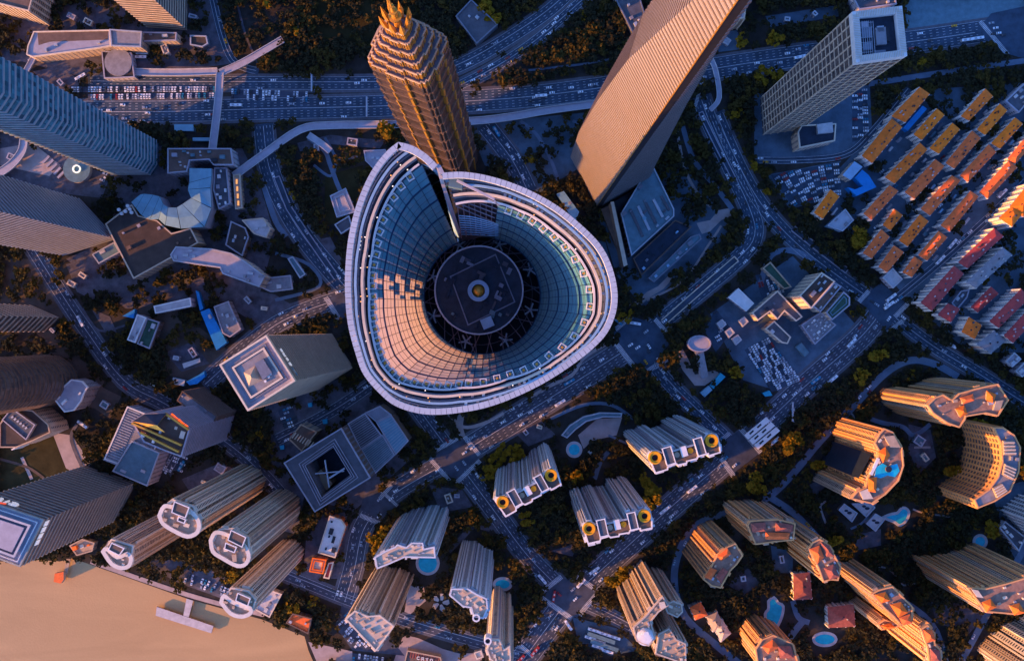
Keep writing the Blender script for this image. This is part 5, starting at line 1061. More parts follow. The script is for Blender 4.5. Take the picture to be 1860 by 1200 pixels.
# ------------------------------------------------------------------ grey and brown slab towers at the bottom
def slab(label, pts, h, wall='lilac', trim='silver_wall', roof='beige', step=4.6, kit=5, rings=(), caps=(), **kw):
    kw.setdefault('ribw', 2.6); kw.setdefault('ribout', .9)
    t, p = building('slab_tower', label, 'tower', pts, h, 'flats', wall, trim, roof, kit=kit + 8, big=.7, step=step, kmats=('cream', 'tan', 'silver'), **kw)
    for x, y, r in rings:
        c = W(x, y, h + 3); r *= (CAM_H - h) / FOC; ring = [(c[0] + r * math.cos(k * .314), c[1] + r * math.sin(k * .314)) for k in range(20)]
        b = MB(); b.ring(ring, -r * .35, 0, h - 8, h + 3, 'white'); b.build('roof_ring', t); b = MB(); b.disc(c, r * .7, h - 8, h + 1, 'steel', 'dark_metal'); b.build('vent', t)
    for q, m, hh in caps:
        Q = WP(q, h); b = MB(); b.prism(Q, h, h + 2.5, wall, m); b.build('penthouse', t)
        if hh: hip(t, Q, h + 2.5, hh, m, 'tiled_roof', .5)
    return t, p
slab('grey ribbed slab tower with bent beige roof above the round pool', [(681, 1011), (700, 1000), (718, 992), (722, 988), (738, 993), (748, 985), (768, 985), (770, 996), (789, 992), (791, 1012), (735, 1011), (710, 1022), (685, 1032)], 158)
slab('brown ribbed slab tower with broad beige roof over the riverside car park', [(628, 1123), (645, 1108), (668, 1118), (690, 1116), (700, 1124), (716, 1136), (706, 1150), (683, 1181), (655, 1152)], 150, 'tan', 'cream')
slab('grey slab tower with one small white roof ring by the white pinwheel plaza', [(817, 1080), (820, 1068), (850, 1068), (866, 1078), (884, 1086), (886, 1105), (878, 1122), (860, 1119), (856, 1103), (840, 1100)], 165, rings=((865, 1122, 7),))
slab('pale narrow slab tower with white roof ring at the bottom edge', [(884, 1178), (892, 1160), (906, 1160), (916, 1178), (926, 1172), (928, 1205), (908, 1212), (890, 1195)], 152, trim='cream', rings=((886, 1164, 7),), kit=2)
KX = dict(ribw=2.1, ribout=0.9)
slab('golden lit tower with white spiral stair roof at the bottom', [(1203, 1082), (1214, 1098), (1196, 1110), (1182, 1128), (1190, 1158), (1178, 1172), (1156, 1163), (1150, 1138), (1172, 1118), (1190, 1096)], 125, 'tan', 'beige', 'tan', caps=(([(1196, 1092), (1206, 1090), (1209, 1100), (1200, 1104)], 'cream', 0),), **KX)
_t = [o for o in COL.objects if o.get('label', '').startswith('golden lit tower with white spiral')][0]
for k in range(5):
    c0 = W(1172 + k * .5, 1155 - k, 125 + k * 1.5); b = MB(); b.disc(c0, 7.5 - k * 1.3, 125 + k * 1.3, 126 + k * 1.3, 'white', n=24); b.build('spiral_step', _t)
slab('beige slab tower with curved glass end beside the spiral roof', [(1207, 1098), (1222, 1090), (1238, 1096), (1240, 1110), (1230, 1120), (1212, 1112)], 112, 'tan', 'beige', 'tan', kit=2, **KX)
slab('brown tower with curling roof terrace in the lower middle cut by bottom edge', [(1196, 1150), (1215, 1140), (1228, 1160), (1245, 1168), (1246, 1205), (1224, 1198), (1190, 1186)], 110, 'brown', 'beige', 'tan', **KX)
def capped(label, pts, h, caps, trim='amber', wall='tan', kit=4, **kw):
    return slab(label, pts, h, 'brown' if trim != 'amber' else 'tan', trim, 'clay', 3.6, kit, caps=caps, **KX, **kw)
capped('paired brown apartment tower with red roof caps beside the straight road', [(1277, 1051), (1290, 1030), (1304, 1005), (1320, 992), (1335, 986), (1349, 1008), (1338, 1024), (1326, 1036), (1309, 1067), (1292, 1063)], 98, (([(1280, 1046), (1290, 1030), (1300, 1034), (1290, 1050)], 'rust_tile', 2.5), ([(1303, 1008), (1320, 995), (1326, 1004), (1309, 1016)], 'rust_tile', 2.5), ([(1300, 1045), (1312, 1030), (1320, 1036), (1308, 1056)], 'villa_tile', 2)))
capped('brown apartment tower with red caps at the bend of the blue drive', [(1357, 953), (1362, 945), (1380, 944), (1412, 942), (1444, 950), (1441, 980), (1408, 983), (1372, 988)], 92, (([(1364, 950), (1388, 948), (1388, 962), (1366, 964)], 'villa_tile', 2.5), ([(1408, 948), (1438, 952), (1437, 964), (1408, 962)], 'villa_tile', 2.5), ([(1390, 966), (1432, 967), (1430, 977), (1390, 977)], 'rust_tile', 2)))
capped('yellow lit apartment tower curving away below the red capped tower', [(1468, 995), (1476, 984), (1488, 978), (1503, 987), (1514, 1005), (1527, 1029), (1522, 1053), (1508, 1052), (1495, 1056), (1486, 1030)], 94, (([(1470, 996), (1486, 990), (1494, 1010), (1484, 1020)], 'rust_tile', 2.5), ([(1490, 984), (1504, 990), (1512, 1008), (1500, 1008)], 'villa_tile', 2.5), ([(1496, 1030), (1512, 1024), (1522, 1045), (1506, 1050)], 'villa_tile', 2.5)), trim='amber')
capped('yellow lit long apartment slab in the middle of the curving chain', [(1583, 1077), (1596, 1070), (1620, 1064), (1640, 1084), (1657, 1101), (1655, 1131), (1636, 1134), (1622, 1118), (1606, 1104)], 96, (([(1588, 1078), (1606, 1074), (1614, 1088), (1600, 1092)], 'orange_tile', 2.5), ([(1616, 1096), (1634, 1092), (1646, 1110), (1630, 1118)], 'orange_tile', 2.5), ([(1632, 1120), (1650, 1114), (1654, 1128), (1638, 1132)], 'rust_tile', 2)), trim='amber')
capped('small brown apartment tower tucked under the long yellow slab', [(1594, 1132), (1606, 1124), (1624, 1130), (1634, 1136), (1618, 1140), (1601, 1142)], 70, (([(1600, 1134), (1616, 1130), (1622, 1137), (1606, 1140)], 'orange_tile', 2),), kit=0)
capped('apartment tower at the tail of the curving chain near the bottom edge', [(1672, 1141), (1684, 1134), (1698, 1148), (1697, 1168), (1708, 1180), (1710, 1206), (1688, 1206), (1684, 1175)], 95, (([(1676, 1142), (1690, 1142), (1696, 1160), (1682, 1164)], 'rust_tile', 2.5), ([(1688, 1176), (1704, 1180), (1706, 1200), (1690, 1200)], 'villa_tile', 2.5)), trim='amber')
capped('long brown crescent slab with one yellow end at the lower right edge', [(1756, 1066), (1790, 1068), (1830, 1058), (1890, 1040), (1900, 1100), (1847, 1115), (1791, 1110)], 112, (([(1782, 1092), (1796, 1086), (1806, 1100), (1790, 1108)], 'orange_tile', 3), ([(1832, 1098), (1848, 1094), (1858, 1110), (1840, 1114)], 'orange_tile', 3), ([(1762, 1068), (1774, 1070), (1784, 1084), (1772, 1082)], 'cream', 0)))
building('grid_tower', 'cream gridded apartment slab in the bottom right corner', 'tower', [(1777, 1176), (1817, 1136), (1872, 1108), (1910, 1160), (1850, 1215), (1800, 1215)], 100, 'flats', 'tan', 'cream', 'tan', base=True, kit=0, step=4, ribw=1.8, ribout=1.4, fh=4)
building('white_terraces', 'white stepped terrace building at the right edge below the crescent', 'building', [(1817, 925), (1850, 898), (1905, 920), (1905, 965), (1862, 976)], 55, 'ribs', 'pale_roof', 'white', 'silver', base=True, kit=3, step=5, fh=4)
building('slate_annex', 'slate roofed annex with white vents at the right edge', 'building', [(1815, 958), (1825, 946), (1862, 975), (1850, 1000)], 12, 'plain', 'lilac', 'silver', 'slate_roof', kit=4, kmats=('white',))
capped('amber apartment crescent with dark glass front and rooftop pool', [(1597, 787), (1606, 778), (1622, 785), (1638, 812), (1641, 845), (1632, 872), (1608, 897), (1583, 914), (1566, 910), (1545, 905), (1556, 892), (1572, 884), (1576, 868), (1584, 850), (1594, 834), (1596, 818), (1588, 804)], 105, (([(1594, 820), (1606, 812), (1614, 826), (1602, 838)], 'orange_tile', 3), ([(1576, 868), (1590, 866), (1588, 892), (1576, 890)], 'orange_tile', 3), ([(1604, 792), (1622, 790), (1634, 812), (1616, 812)], 'tan', 0), ([(1560, 892), (1574, 886), (1584, 904), (1566, 906)], 'cream', 0)), trim='amber', kit=0)
_t = [o for o in COL.objects if o.get('label', '').startswith('amber apartment crescent with')][0]
b = MB(); b.prism(WP([(1588, 866), (1592, 848), (1603, 841), (1612, 846), (1630, 842), (1634, 855), (1626, 866), (1612, 863), (1600, 868)], 106), 104.5, 106, 'white', 'pool'); b.build('roof_pool', _t)
b = MB(); b.disc(W(1615, 852, 108), 2.6, 106, 107.5, 'brown', 'dark_metal'); b.build('pool_island', _t)
b = MB(); q = WP([(1597, 830), (1584, 852), (1573, 874)], 104)
for i in range(2): b.poly([(q[i][0] - 4.4, q[i][1] + 1.6, 0), (q[i + 1][0] - 4.4, q[i + 1][1] + 1.6, 0), (q[i + 1][0] - 4.4, q[i + 1][1] + 1.6, 99), (q[i][0] - 4.4, q[i][1] + 1.6, 99)], 'navy')
b.build('glass_front', _t)
b = MB(); b.bar((*W(1596, 832, 106), 105.5), (*W(1582, 862, 106), 105.5), 2.6, 'white', 1.5); b.build('roof_terrace', _t)
capped('amber apartment pair with angled wings above the playground paths', [(1684, 735), (1698, 722), (1712, 716), (1728, 726), (1742, 714), (1770, 706), (1796, 700), (1812, 697), (1831, 726), (1812, 755), (1790, 750), (1754, 756), (1752, 762), (1742, 776), (1720, 768), (1694, 750)], 106, (([(1734, 742), (1748, 736), (1754, 750), (1742, 756)], 'orange_tile', 3), ([(1790, 710), (1806, 716), (1800, 730), (1790, 726)], 'orange_tile', 3), ([(1742, 722), (1764, 716), (1766, 726), (1748, 732)], 'rust_tile', 2), ([(1806, 728), (1820, 726), (1814, 744), (1802, 744)], 'tan', 0)), trim='amber', kit=2)
t, p = building('crescent_tower', 'amber gridded crescent apartment slab facing the circular garden', 'tower', [(1804, 776), (1822, 776), (1842, 790), (1853, 812), (1850, 856), (1834, 892), (1806, 910), (1776, 922), (1769, 907), (1796, 888), (1812, 866), (1820, 838), (1818, 806)], 72, 'grid', 'amber', 'amber', 'grey_roof', glass='brown_glass', kit=5, step=5.0, fh=5.5, gridw=(1.9, 1.8))
for q in ([(1822, 800), (1842, 800), (1846, 826), (1824, 826)], [(1826, 842), (1846, 850), (1840, 872), (1822, 862)], [(1804, 886), (1820, 878), (1830, 892), (1812, 904)]):
    Q = WP(q, 75); b = MB(); b.prism(Q, 72, 75, 'tan', 'tan'); o = b.build('penthouse', t)
    b = MB()
    for k in range(4):
        f = (k + .5) / 4; A = (Q[0][0] + (Q[3][0] - Q[0][0]) * f, Q[0][1] + (Q[3][1] - Q[0][1]) * f); B = (Q[1][0] + (Q[2][0] - Q[1][0]) * f, Q[1][1] + (Q[2][1] - Q[1][1]) * f); b.bar((*A, 75.4), (*B, 75.4), .9, 'cream')
    b.build('roof_trellis', o)
# low houses of the garden estate
for lab, q, h, m in (('red tiled clubhouse wing above the cyan pool', [(1442, 1043), (1470, 1040), (1474, 1086), (1443, 1088)], 12, 'villa_tile'), ('red tiled villa with white roof lights beside the garden stair', [(1504, 1103), (1550, 1098), (1552, 1136), (1506, 1138)], 12, 'villa_tile'),
                     ('small brown roofed house group by the spiral roof tower, upper', [(1254, 1103), (1272, 1094), (1284, 1116), (1264, 1124)], 10, 'rust_tile'), ('small brown roofed house group by the spiral roof tower, middle', [(1284, 1120), (1302, 1112), (1316, 1138), (1296, 1146)], 10, 'tan'),
                     ('cream gabled house in the small group by the spiral tower', [(1298, 1138), (1312, 1126), (1326, 1150), (1310, 1164)], 10, 'beige')):
    row_block(lab, q, h, m, group='low villas of the garden estate', lights=2, rid=2.4)
capped('brown apartment tower cut by the bottom edge with red caps', [(1372, 1178), (1384, 1160), (1404, 1152), (1440, 1168), (1450, 1205), (1376, 1205)], 60, (([(1384, 1172), (1402, 1160), (1412, 1172), (1394, 1184)], 'rust_tile', 2.5), ([(1412, 1172), (1434, 1172), (1440, 1192), (1416, 1192)], 'villa_tile', 2.5)), kit=0)
for lab, q in (('white roofed sunken court with dark oval cut, left of three', [(1523, 925), (1533, 914), (1557, 931), (1547, 947)]), ('white roofed sunken court with dark oval cut, largest', [(1547, 914), (1580, 912), (1589, 921), (1573, 938)]), ('white roofed sunken court with dark oval cut nearest the star pool', [(1573, 950), (1590, 932), (1607, 942), (1590, 964)])):
    t, p = building('court_pavilion', lab, 'pavilion', q, 5, 'none', 'silver', 'silver', 'pale_roof', kit=0)
    mark(to_px(offset(p, 5))); c0 = centroid(p); b = MB()
    for dx, dy, r in ((-1.5, 1.2, 2.0), (1.6, -.8, 2.4)): b.disc((c0[0] + dx, c0[1] + dy), r, 5, 5.15 + dx * .01, 'navy', n=10, ry=r * .6)
    b.build('oval_cut', t)
def pool(label, pts, rim=2.6, m='pool'):
    p = ccw(WP(smooth(pts + pts[:1], 3)[:-1])); t = thing('swimming_pool', label, 'pool', centroid(p)); b = MB(); b.prism(offset(p, rim), 0, .5, 'pale_roof', 'pale_roof'); b.build('deck', t)
    b = MB(); b.prism(p, .4, .56, 'pool', m); b.build('pool_water', t); mark(to_px(offset(p, rim + 5)))
circ = lambda x, y, r, ry=None: [(x + r * math.cos(a * .5236), y + (ry or r) * math.sin(a * .5236)) for a in range(12)]
pool('bright cyan star-shaped pool beside the white sunken courts', [(1609, 939), (1620, 935), (1631, 933), (1640, 924), (1648, 929), (1645, 941), (1635, 951), (1625, 945)])
pool('bright cyan freeform pool below the red tiled clubhouse', [(1398, 1092), (1405, 1087), (1412, 1096), (1420, 1101), (1417, 1120), (1407, 1138), (1396, 1133), (1392, 1115), (1398, 1106)])
pool('round blue pool ringed by a terrace under the bent grey tower', circ(777, 1022, 17)); pool('small blue pond by the right edge trees', circ(1780, 983, 9))
pool('small round blue pond beside the curved garden pavilion', circ(1043, 816, 10)); pool('small oval blue pond east of the grey ring tower', circ(913, 1060, 13, 8)); pool('dim blue pond in the garden near the bottom edge', circ(1498, 1160, 18, 9))
t = thing('pinwheel_plaza', 'white pinwheel garden paving beside the grey ring tower', 'plaza', W(800, 1095)); mark(circ(800, 1093, 17))
for k in range(5):
    a = k * 1.2566; P = [(800 + r * math.cos(a + d), 1093 + r * math.sin(a + d)) for r, d in ((4, -.3), (16, -.35), (17, .1), (13, .4), (5, .5))]; b = MB(); b.prism(WP(P), 0.1, .6, 'pale_roof', 'pale_roof'); b.build('petal', t)
t = thing('bus_station', 'bus station with teal striped canopies near the bottom junction', 'bus station', W(1085, 1160))
for k in range(2):
    b = MB(); q = [(1068 + k * 6, 1146 + k * 14), (1118 + k * 6, 1163 + k * 14), (1116 + k * 6, 1170 + k * 14), (1066 + k * 6, 1153 + k * 14)]; b.prism(WP(q, 5), 4.5, 5, 'teal_dull', 'teal_dull', True); o = b.build('canopy', t)
    for f in (.15, .5, .85): b = MB(); b.disc(W(q[0][0] + 50 * f, q[0][1] + 4 + 17 * f, 3), .3, 0, 4.5, 'steel', n=6); b.build('post', o)
building('river_house', 'row of red slatted roofs with white letters at the bottom edge', 'building', [(740, 1180), (800, 1192), (806, 1215), (732, 1212)], 8, 'none', 'tan', 'tan', 'brown', kit=0)
_t = [o for o in COL.objects if o.get('label', '').startswith('row of red slatted')][0]
for k in range(12): a = W(746 + k * 4.6, 1188 + k * .9, 9); block('roof_slat', _t, (a[0], a[1], 8), (1.2, 7, .5), 'villa_tile', -.2)
for i, g in enumerate((GC, _g[1], [(0.1, 1, .45, .5), (.8, 1, .45, .5), (.45, .5, .45, 0)], [(.1, .1, .1, .9), (.1, .9, .8, .9), (.8, .9, .8, .1), (.1, .1, .8, .1)])):
    b = MB(); x0, y0 = W(757 + i * 8, 1197 + i * 1.4, 9)
    for (a0, b0, a1, b1) in g: b.bar((x0 + a0 * 3, y0 + b0 * 3, 9), (x0 + a1 * 3, y0 + b1 * 3, 9), .7, 'white')
    b.build('letter', _t)
building('river_house', 'pale small roof at the bottom edge beside the white ring tower', 'building', [(861, 1184), (874, 1180), (878, 1192), (866, 1196)], 6, 'none', 'cream', 'cream', 'cream', kit=0)

# ------------------------------------------------------------------ the curved glass tower and its spiral crown
def crown():
    c = (872.0, 525.0); base_c = W(893, 553)
    t = thing('curved_glass_tower', 'giant rounded-triangle glass tower seen into its open spiral crown', 'tower', base_c)
    RIM = [(803, 314), (840, 312), (890, 320), (950, 340), (1010, 372), (1060, 412), (1095, 450), (1115, 495), (1122, 540), (1115, 580), (1095, 615), (1050, 655), (980, 700), (900, 735), (830, 750), (770, 752), (720, 738), (690, 715), (660, 680), (645, 640), (632, 590), (627, 540), (627, 490), (633, 430), (648, 370), (672, 315), (700, 277), (723, 258)]
    TIP = [(723, 258), (748, 264), (775, 280), (795, 300)]
    HR, HF, HH = 630.0, 619.0, 572.0
    FA = [-78, -64, -39, -17, -1, 12.5, 25.5, 44, 73, 100, 120, 133, 143, 156, 176, 199, 220, 234, 245]; FR = [156, 156, 165, 186, 203, 208, 197, 179, 167, 178, 203, 224, 223, 210, 198, 203, 225, 241, 249]
    ang = lambda p: math.degrees(math.atan2(p[1] - c[1], p[0] - c[0]))
    RA, RRd = [], []
    for i, p in enumerate(RIM):
        a = ang(p); a = a + 360 if i > 10 and a < 0 else a; RA.append(a); RRd.append(math.dist(p, c))
    rim_r = lambda a: float(np.interp(a, RA, RRd)); fun_r = lambda a: float(np.interp(a, FA, FR))
    pol = lambda a, r: (c[0] + r * math.cos(R(a)), c[1] + r * math.sin(R(a)))
    P3 = lambda p, h: (*W(p[0], p[1], h), h)
    sp = smooth(RIM, 4); tip = smooth(TIP, 3)
    # shell: twisting, widening towards the ground
    rim_w = ccw(WP(smooth(RIM, 2) + TIP[1:], 580)); cc = Vector(W(893, 553)); secs = []
    top_c = Vector(centroid(rim_w))
    for h in range(0, 581, 29):
        f = h / 580; s = 1.28 - .40 * f; a = R(-70) * (1 - f); M2 = Matrix.Rotation(a, 2); ce = cc.lerp(top_c, f)
        secs.append([(*(ce + M2 @ ((Vector(q) - top_c) * s)), h) for q in rim_w])
    b = MB(); b.loft(secs, 'blue_glass'); b.build('twisting_shell', t)
    for k in range(1, len(secs) - 1):
        b = MB(); b.ring([q[:2] for q in secs[k]], -.2, .8, secs[k][0][2], secs[k][0][2] + 2, 'silver'); b.build('floor_band', t)
    # outer skin of the crown, clear, so that the low sun passes through
    b = MB(); ring_lo = [(*(top_c + (Vector(q[:2]) - top_c)), 581) for q in secs[-1]]
    top = [P3(p, HR) for p in sp]; low = [P3(pol(a, rim_r(a) * .86), 582) for a in np.linspace(RA[0], RA[-1], len(sp))]
    b.loft([low, top], 'clear_skin', close=False); b.build('crown_skin', t)
    # coping: one pale panel after another along the rim
    def strip(poly, wd, h, name, m, stepn=10.0, hgt=1.6, gap=.4):
        cum = [0.0]
        for i in range(1, len(poly)): cum.append(cum[-1] + math.dist(poly[i], poly[i - 1]))
        xs = [p[0] for p in poly]; ys = [p[1] for p in poly]; at = lambda s: (float(np.interp(s, cum, xs)), float(np.interp(s, cum, ys))); n = int(cum[-1] / stepn)
        for k in range(n):
            s0, s1 = cum[-1] * k / n + gap, cum[-1] * (k + 1) / n - gap; a, d = at(s0), at(s1); v = Vector((d[0] - a[0], d[1] - a[1])).normalized(); nn = Vector((-v.y, v.x)) * wd
            q = [a, d, (d[0] + nn.x, d[1] + nn.y), (a[0] + nn.x, a[1] + nn.y)]; b = MB(); b.prism(WP(q, h), h - hgt, h, m, m); b.build(name, t)
    strip(sp, 11, HR + 2, 'coping_panel', 'coping'); strip(tip, 13, HR + 2, 'coping_panel', 'coping')
    # dark gutter deck between the rim and the funnel, rails and lamps on it
    A = np.linspace(-106, 244, 176)
    def between(a, f): return pol(a, rim_r(a) * (1 - f) + (fun_r(a) if a > -78 else 156) * f)
    b = MB(); b.loft([[P3(between(a, .10), HR - 6) for a in A], [P3(between(a, .42), HR - 8) for a in A], [P3(between(a, 1.0), HF - 2) for a in A]], 'navy', close=False); b.build('gutter_deck', t)
    for f, wd, m, z in ((.30, .35, 'steel', HR - 4.5), (.42, .7, 'sky_roof', HR - 4), (.52, .35, 'steel', HR - 5), (.68, .75, 'cream', HR - 4), (.76, .4, 'steel', HR - 6), (.93, .6, 'white', HF + 1.5)):
        b = MB(); pts = [P3(between(a, f), z) for a in A]
        for i in range(len(pts) - 1): b.bar(pts[i], pts[i + 1], wd, m)
        b.build('rail', t)
    b = MB()
    for i, a in enumerate(A[::2]):
        b.bar(P3(between(a, .14), HR - 4.6), P3(between(a, .30), HR - 4.8), .3, 'steel')
        b.bar(P3(between(a, .54), HR - 5), P3(between(a, .67), HR - 5), .3, 'dark_metal')
    b.build('cross_bars', t)['kind'] = 'stuff'
    r = random.Random(3)
    for a in np.linspace(96, 241, 74):
        x, y, z = P3(between(a, .19), HR - 4.4); block('gutter_lamp', t, (x, y, z), (.6, .6, .7), 'lamp', R(-a))
    for _ in range(46):
        a = r.uniform(-60, 240); x, y, z = P3(between(a, r.choice((.47, .6, .6, .85))), HR - 4.2); block('deck_lamp', t, (x, y, z), (.32, .32, .3), r.choice(('lamp', 'lamp', 'lamp_white')), 0)
    for a in np.linspace(-75, 100, 60):
        x, y, z = P3(between(a, r.choice((.36, .6))), HR - 5); block('deck_unit', t, (x, y, z), (1.2, .8, .8), r.choice(('steel', 'lilac', 'sky_roof')), R(-a))
    # square window-cleaning frames along the funnel edge
    fb = MB(); fb.ring([(-1.05, -1.05), (1.05, -1.05), (1.05, 1.05), (-1.05, 1.05)], -.28, 0, 0, .9, 'white'); fme = None
    gb = MB(); gb.disc((0, 0), .42, 0, .9, 'tan', 'gold', 10); gme = None
    for a in list(np.linspace(-70, 88, 19)) + list(np.linspace(97, 238, 26)):
        x, y, z = P3(pol(a, fun_r(a) - 5), HF); fr = bpy.data.objects.new('edge_frame', None)
        if fme is None:
            o1 = fb.build('edge_frame'); o2 = gb.build('fan'); fme, gme = o1.data, o2.data; bpy.data.objects.remove(o1); bpy.data.objects.remove(o2)
        o = bpy.data.objects.new('edge_frame', fme); COL.objects.link(o); o.parent = t; o.location = (x - base_c[0], y - base_c[1], z); o.rotation_euler = (0, 0, R(-a)); bpy.data.objects.remove(fr)
        g = bpy.data.objects.new('fan', gme); COL.objects.link(g); g.parent = o
    # funnel of milky panels
    hc, hr = (876.0, 537.0), 106.0; NC, NR = 60, 5; AA = np.linspace(-78, 245, NC + 1)
    def fun(a, f):
        p = pol(a, fun_r(a)); q = (hc[0] + hr * math.cos(R(a)), hc[1] + hr * math.sin(R(a))); z = HF + (HH - HF) * f
        g = f ** .92; A3 = Vector(P3(p, HF)); B3 = Vector(P3(q, HH)); v = A3.lerp(B3, g); v.z = HF + (HH - HF) * (f * .8 + .2 * f * f); return v
    for i in range(NC):
        for j in range(NR):
            a0, a1 = AA[i], AA[i + 1]; f0, f1 = j / NR, (j + 1) / NR; b = MB(); e = .012
            b.poly([fun(a0, f0), fun(a1, f0), fun(a1, f1), fun(a0, f1)], 'crown_glass'); b.build('glass_panel', t)
    b = MB()
    for i in range(NC + 1):
        for j in range(NR * 2): b.bar(fun(AA[i], j / NR / 2) + Vector((0, 0, .15)), fun(AA[i], (j + 1) / NR / 2) + Vector((0, 0, .15)), .16, 'mullion_blue')
    for j in range(NR + 1):
        for i in range(NC): b.bar(fun(AA[i], j / NR) + Vector((0, 0, .2)), fun(AA[i + 1], j / NR) + Vector((0, 0, .2)), .55 if j else .3, 'mullion_blue')
    for j in range(NR):
        for k in (1, 2):
            for i in range(NC): b.bar(fun(AA[i], (j + k / 3) / NR) + Vector((0, 0, .12)), fun(AA[i + 1], (j + k / 3) / NR) + Vector((0, 0, .12)), .12, 'steel')
    b.build('mullion_grid', t)['kind'] = 'stuff'
    bb = MB(); rb = random.Random(5)  # unseen boards added behind the panels to block light, leaving one side glowing
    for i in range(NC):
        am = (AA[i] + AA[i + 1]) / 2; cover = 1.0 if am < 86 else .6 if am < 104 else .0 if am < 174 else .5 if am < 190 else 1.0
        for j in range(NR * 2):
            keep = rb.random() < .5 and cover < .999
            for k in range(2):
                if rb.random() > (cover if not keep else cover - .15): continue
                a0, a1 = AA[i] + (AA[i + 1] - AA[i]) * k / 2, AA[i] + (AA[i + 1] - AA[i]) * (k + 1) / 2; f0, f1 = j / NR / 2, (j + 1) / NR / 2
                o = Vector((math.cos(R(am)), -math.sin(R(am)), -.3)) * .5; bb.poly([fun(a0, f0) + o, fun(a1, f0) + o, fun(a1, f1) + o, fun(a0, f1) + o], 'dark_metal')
    bb.build('light_blockers', t)['kind'] = 'stuff'
    # well between funnel and core: dark floor, trusses, star-bladed fans
    hw = W(*hc, 552); b = MB(); b.disc(hw, 27, 550, 551, 'dark_metal', 'dark_metal', 40); b.build('well_floor', t)
    b = MB(); n = 48
    for k in range(n):
        a0, a1 = 2 * math.pi * k / n, 2 * math.pi * (k + 1) / n; Q = lambda a, rr, h: P3((hc[0] + rr * math.cos(a), hc[1] + rr * math.sin(a)), h)
        b.poly([Q(a0, hr, HH), Q(a1, hr, HH), Q(a1, hr + 6, 551), Q(a0, hr + 6, 551)], 'dark_metal')
    b.build('well_wall', t)
    for k in range(44):
        a = k * 2 * math.pi / 44 + r.uniform(-.05, .05); a2 = a + r.choice((-.2, .16, .0, .22)); b = MB()
        b.bar(P3((870 + 80 * math.cos(a), 527 + 80 * math.sin(a)), 566), P3((hc[0] + 107 * math.cos(a2), hc[1] + 107 * math.sin(a2)), 568), .32, 'truss'); b.build('truss_beam', t)
    b = MB()
    for k in range(48): a0, a1 = k * math.pi / 24, (k + 1) * math.pi / 24; b.bar(P3((873 + 94 * math.cos(a0), 532 + 94 * math.sin(a0)), 565), P3((873 + 94 * math.cos(a1), 532 + 94 * math.sin(a1)), 565), .22, 'truss')
    b.build('truss_ring', t)
    for x, y in ((834, 445), (907, 444), (963, 490), (964, 563), (918, 618), (846, 620), (787, 574), (786, 502)):
        x0, y0, z0 = P3((x, y), 567); f = thing('fan', '', '', (x0, y0)); 
        for key in ('label', 'category'): 
            if key in f: del f[key]
        f.parent = t; f.location = (x0 - base_c[0], y0 - base_c[1], 567); f['_o'] = (x0, y0, 567); ro = r.uniform(0, 1)
        for k in range(5):
            a = ro + k * 1.2566; b = MB(); b.bar((x0 + .3 * math.cos(a), y0 + .3 * math.sin(a), 567), (x0 + 2.6 * math.cos(a), y0 + 2.6 * math.sin(a), 567), .55, 'silver', .2); b.build('blade', f)
        b = MB(); b.disc((x0, y0), .6, 566.6, 567.4, 'silver', n=10); b.build('hub', f)
    # core roof disc with plant and gilded dome
    dw = W(870, 527, 576); rr = 80 * (CAM_H - 576) / FOC; b = MB(); b.disc(dw, rr, 551, 576, 'navy', 'core_roof', 48); b.build('core_roof', t)
    ringp = [(dw[0] + rr * math.cos(k * math.pi / 24), dw[1] + rr * math.sin(k * math.pi / 24)) for k in range(48)]; b = MB(); b.ring(ringp, -.3, .2, 575.5, 577, 'silver'); b.build('core_rim', t)
    for Q in ([(818, 502), (900, 462), (935, 548), (850, 590)],):
        q = ccw(WP(Q, 577)); b = MB(); b.ring(q, -.2, .2, 576, 576.5, 'steel'); b.build('roof_line', t)
    for k in range(34):
        a, d = r.uniform(0, 6.28), r.uniform(24, 70); x, y = W(870 + d * math.cos(a), 527 + d * math.sin(a), 577); block('roof_unit', t, (x, y, 576), (r.uniform(.8, 3.2), r.uniform(.6, 1.6), r.uniform(.4, 1.4)), r.choice(('navy', 'steel', 'core_roof', 'slate_roof', 'teal_dull')), -.44 + r.choice((0, 1.57)))
    x, y = W(885, 586, 578); block('pale_box', t, (x, y, 576), (4.0, 3.6, 2.2), 'sky_roof', .4)
    dm = W(869, 528, 578); q = [(dm[0] + 3.7 * math.cos(k * .2618), dm[1] + 3.7 * math.sin(k * .2618)) for k in range(24)]; b = MB(); b.ring(q, -1.4, 0, 576, 578.5, 'sky_roof'); b.build('dome_ring', t)
    b = MB(); prev = None
    for j in range(6):
        th = j * math.pi / 12; cur = [(dm[0] + 2.3 * math.cos(th) * math.cos(k * .2618), dm[1] + 2.3 * math.cos(th) * math.sin(k * .2618), 576 + 3 * math.sin(th)) for k in range(24)]
        if prev: b.loft([prev, cur], 'gold')
        prev = cur
    b.poly(prev, 'gold'); b.build('dome', t)
    # notch: straight edge wall, exposed beams and a maintenance crane
    b = MB(); b.poly([P3((793, 300), HR), P3((800, 318), HR - 2), P3((834, 432), HH + 2), P3((826, 428), HH - 4)], 'sky_roof')
    for q0, q1 in (((795, 300), (803, 330)), ((803, 330), (836, 428))): b.bar(P3(q0, HR if q0[1] < 310 else HR - 5), P3(q1, HR - 5 if q1[1] < 400 else HH + 3), 1.0, 'lilac')
    b.bar(P3((797, 302), HR), P3((804, 316), HR), 1.2, 'lilac'); b.build('notch_wall', t)
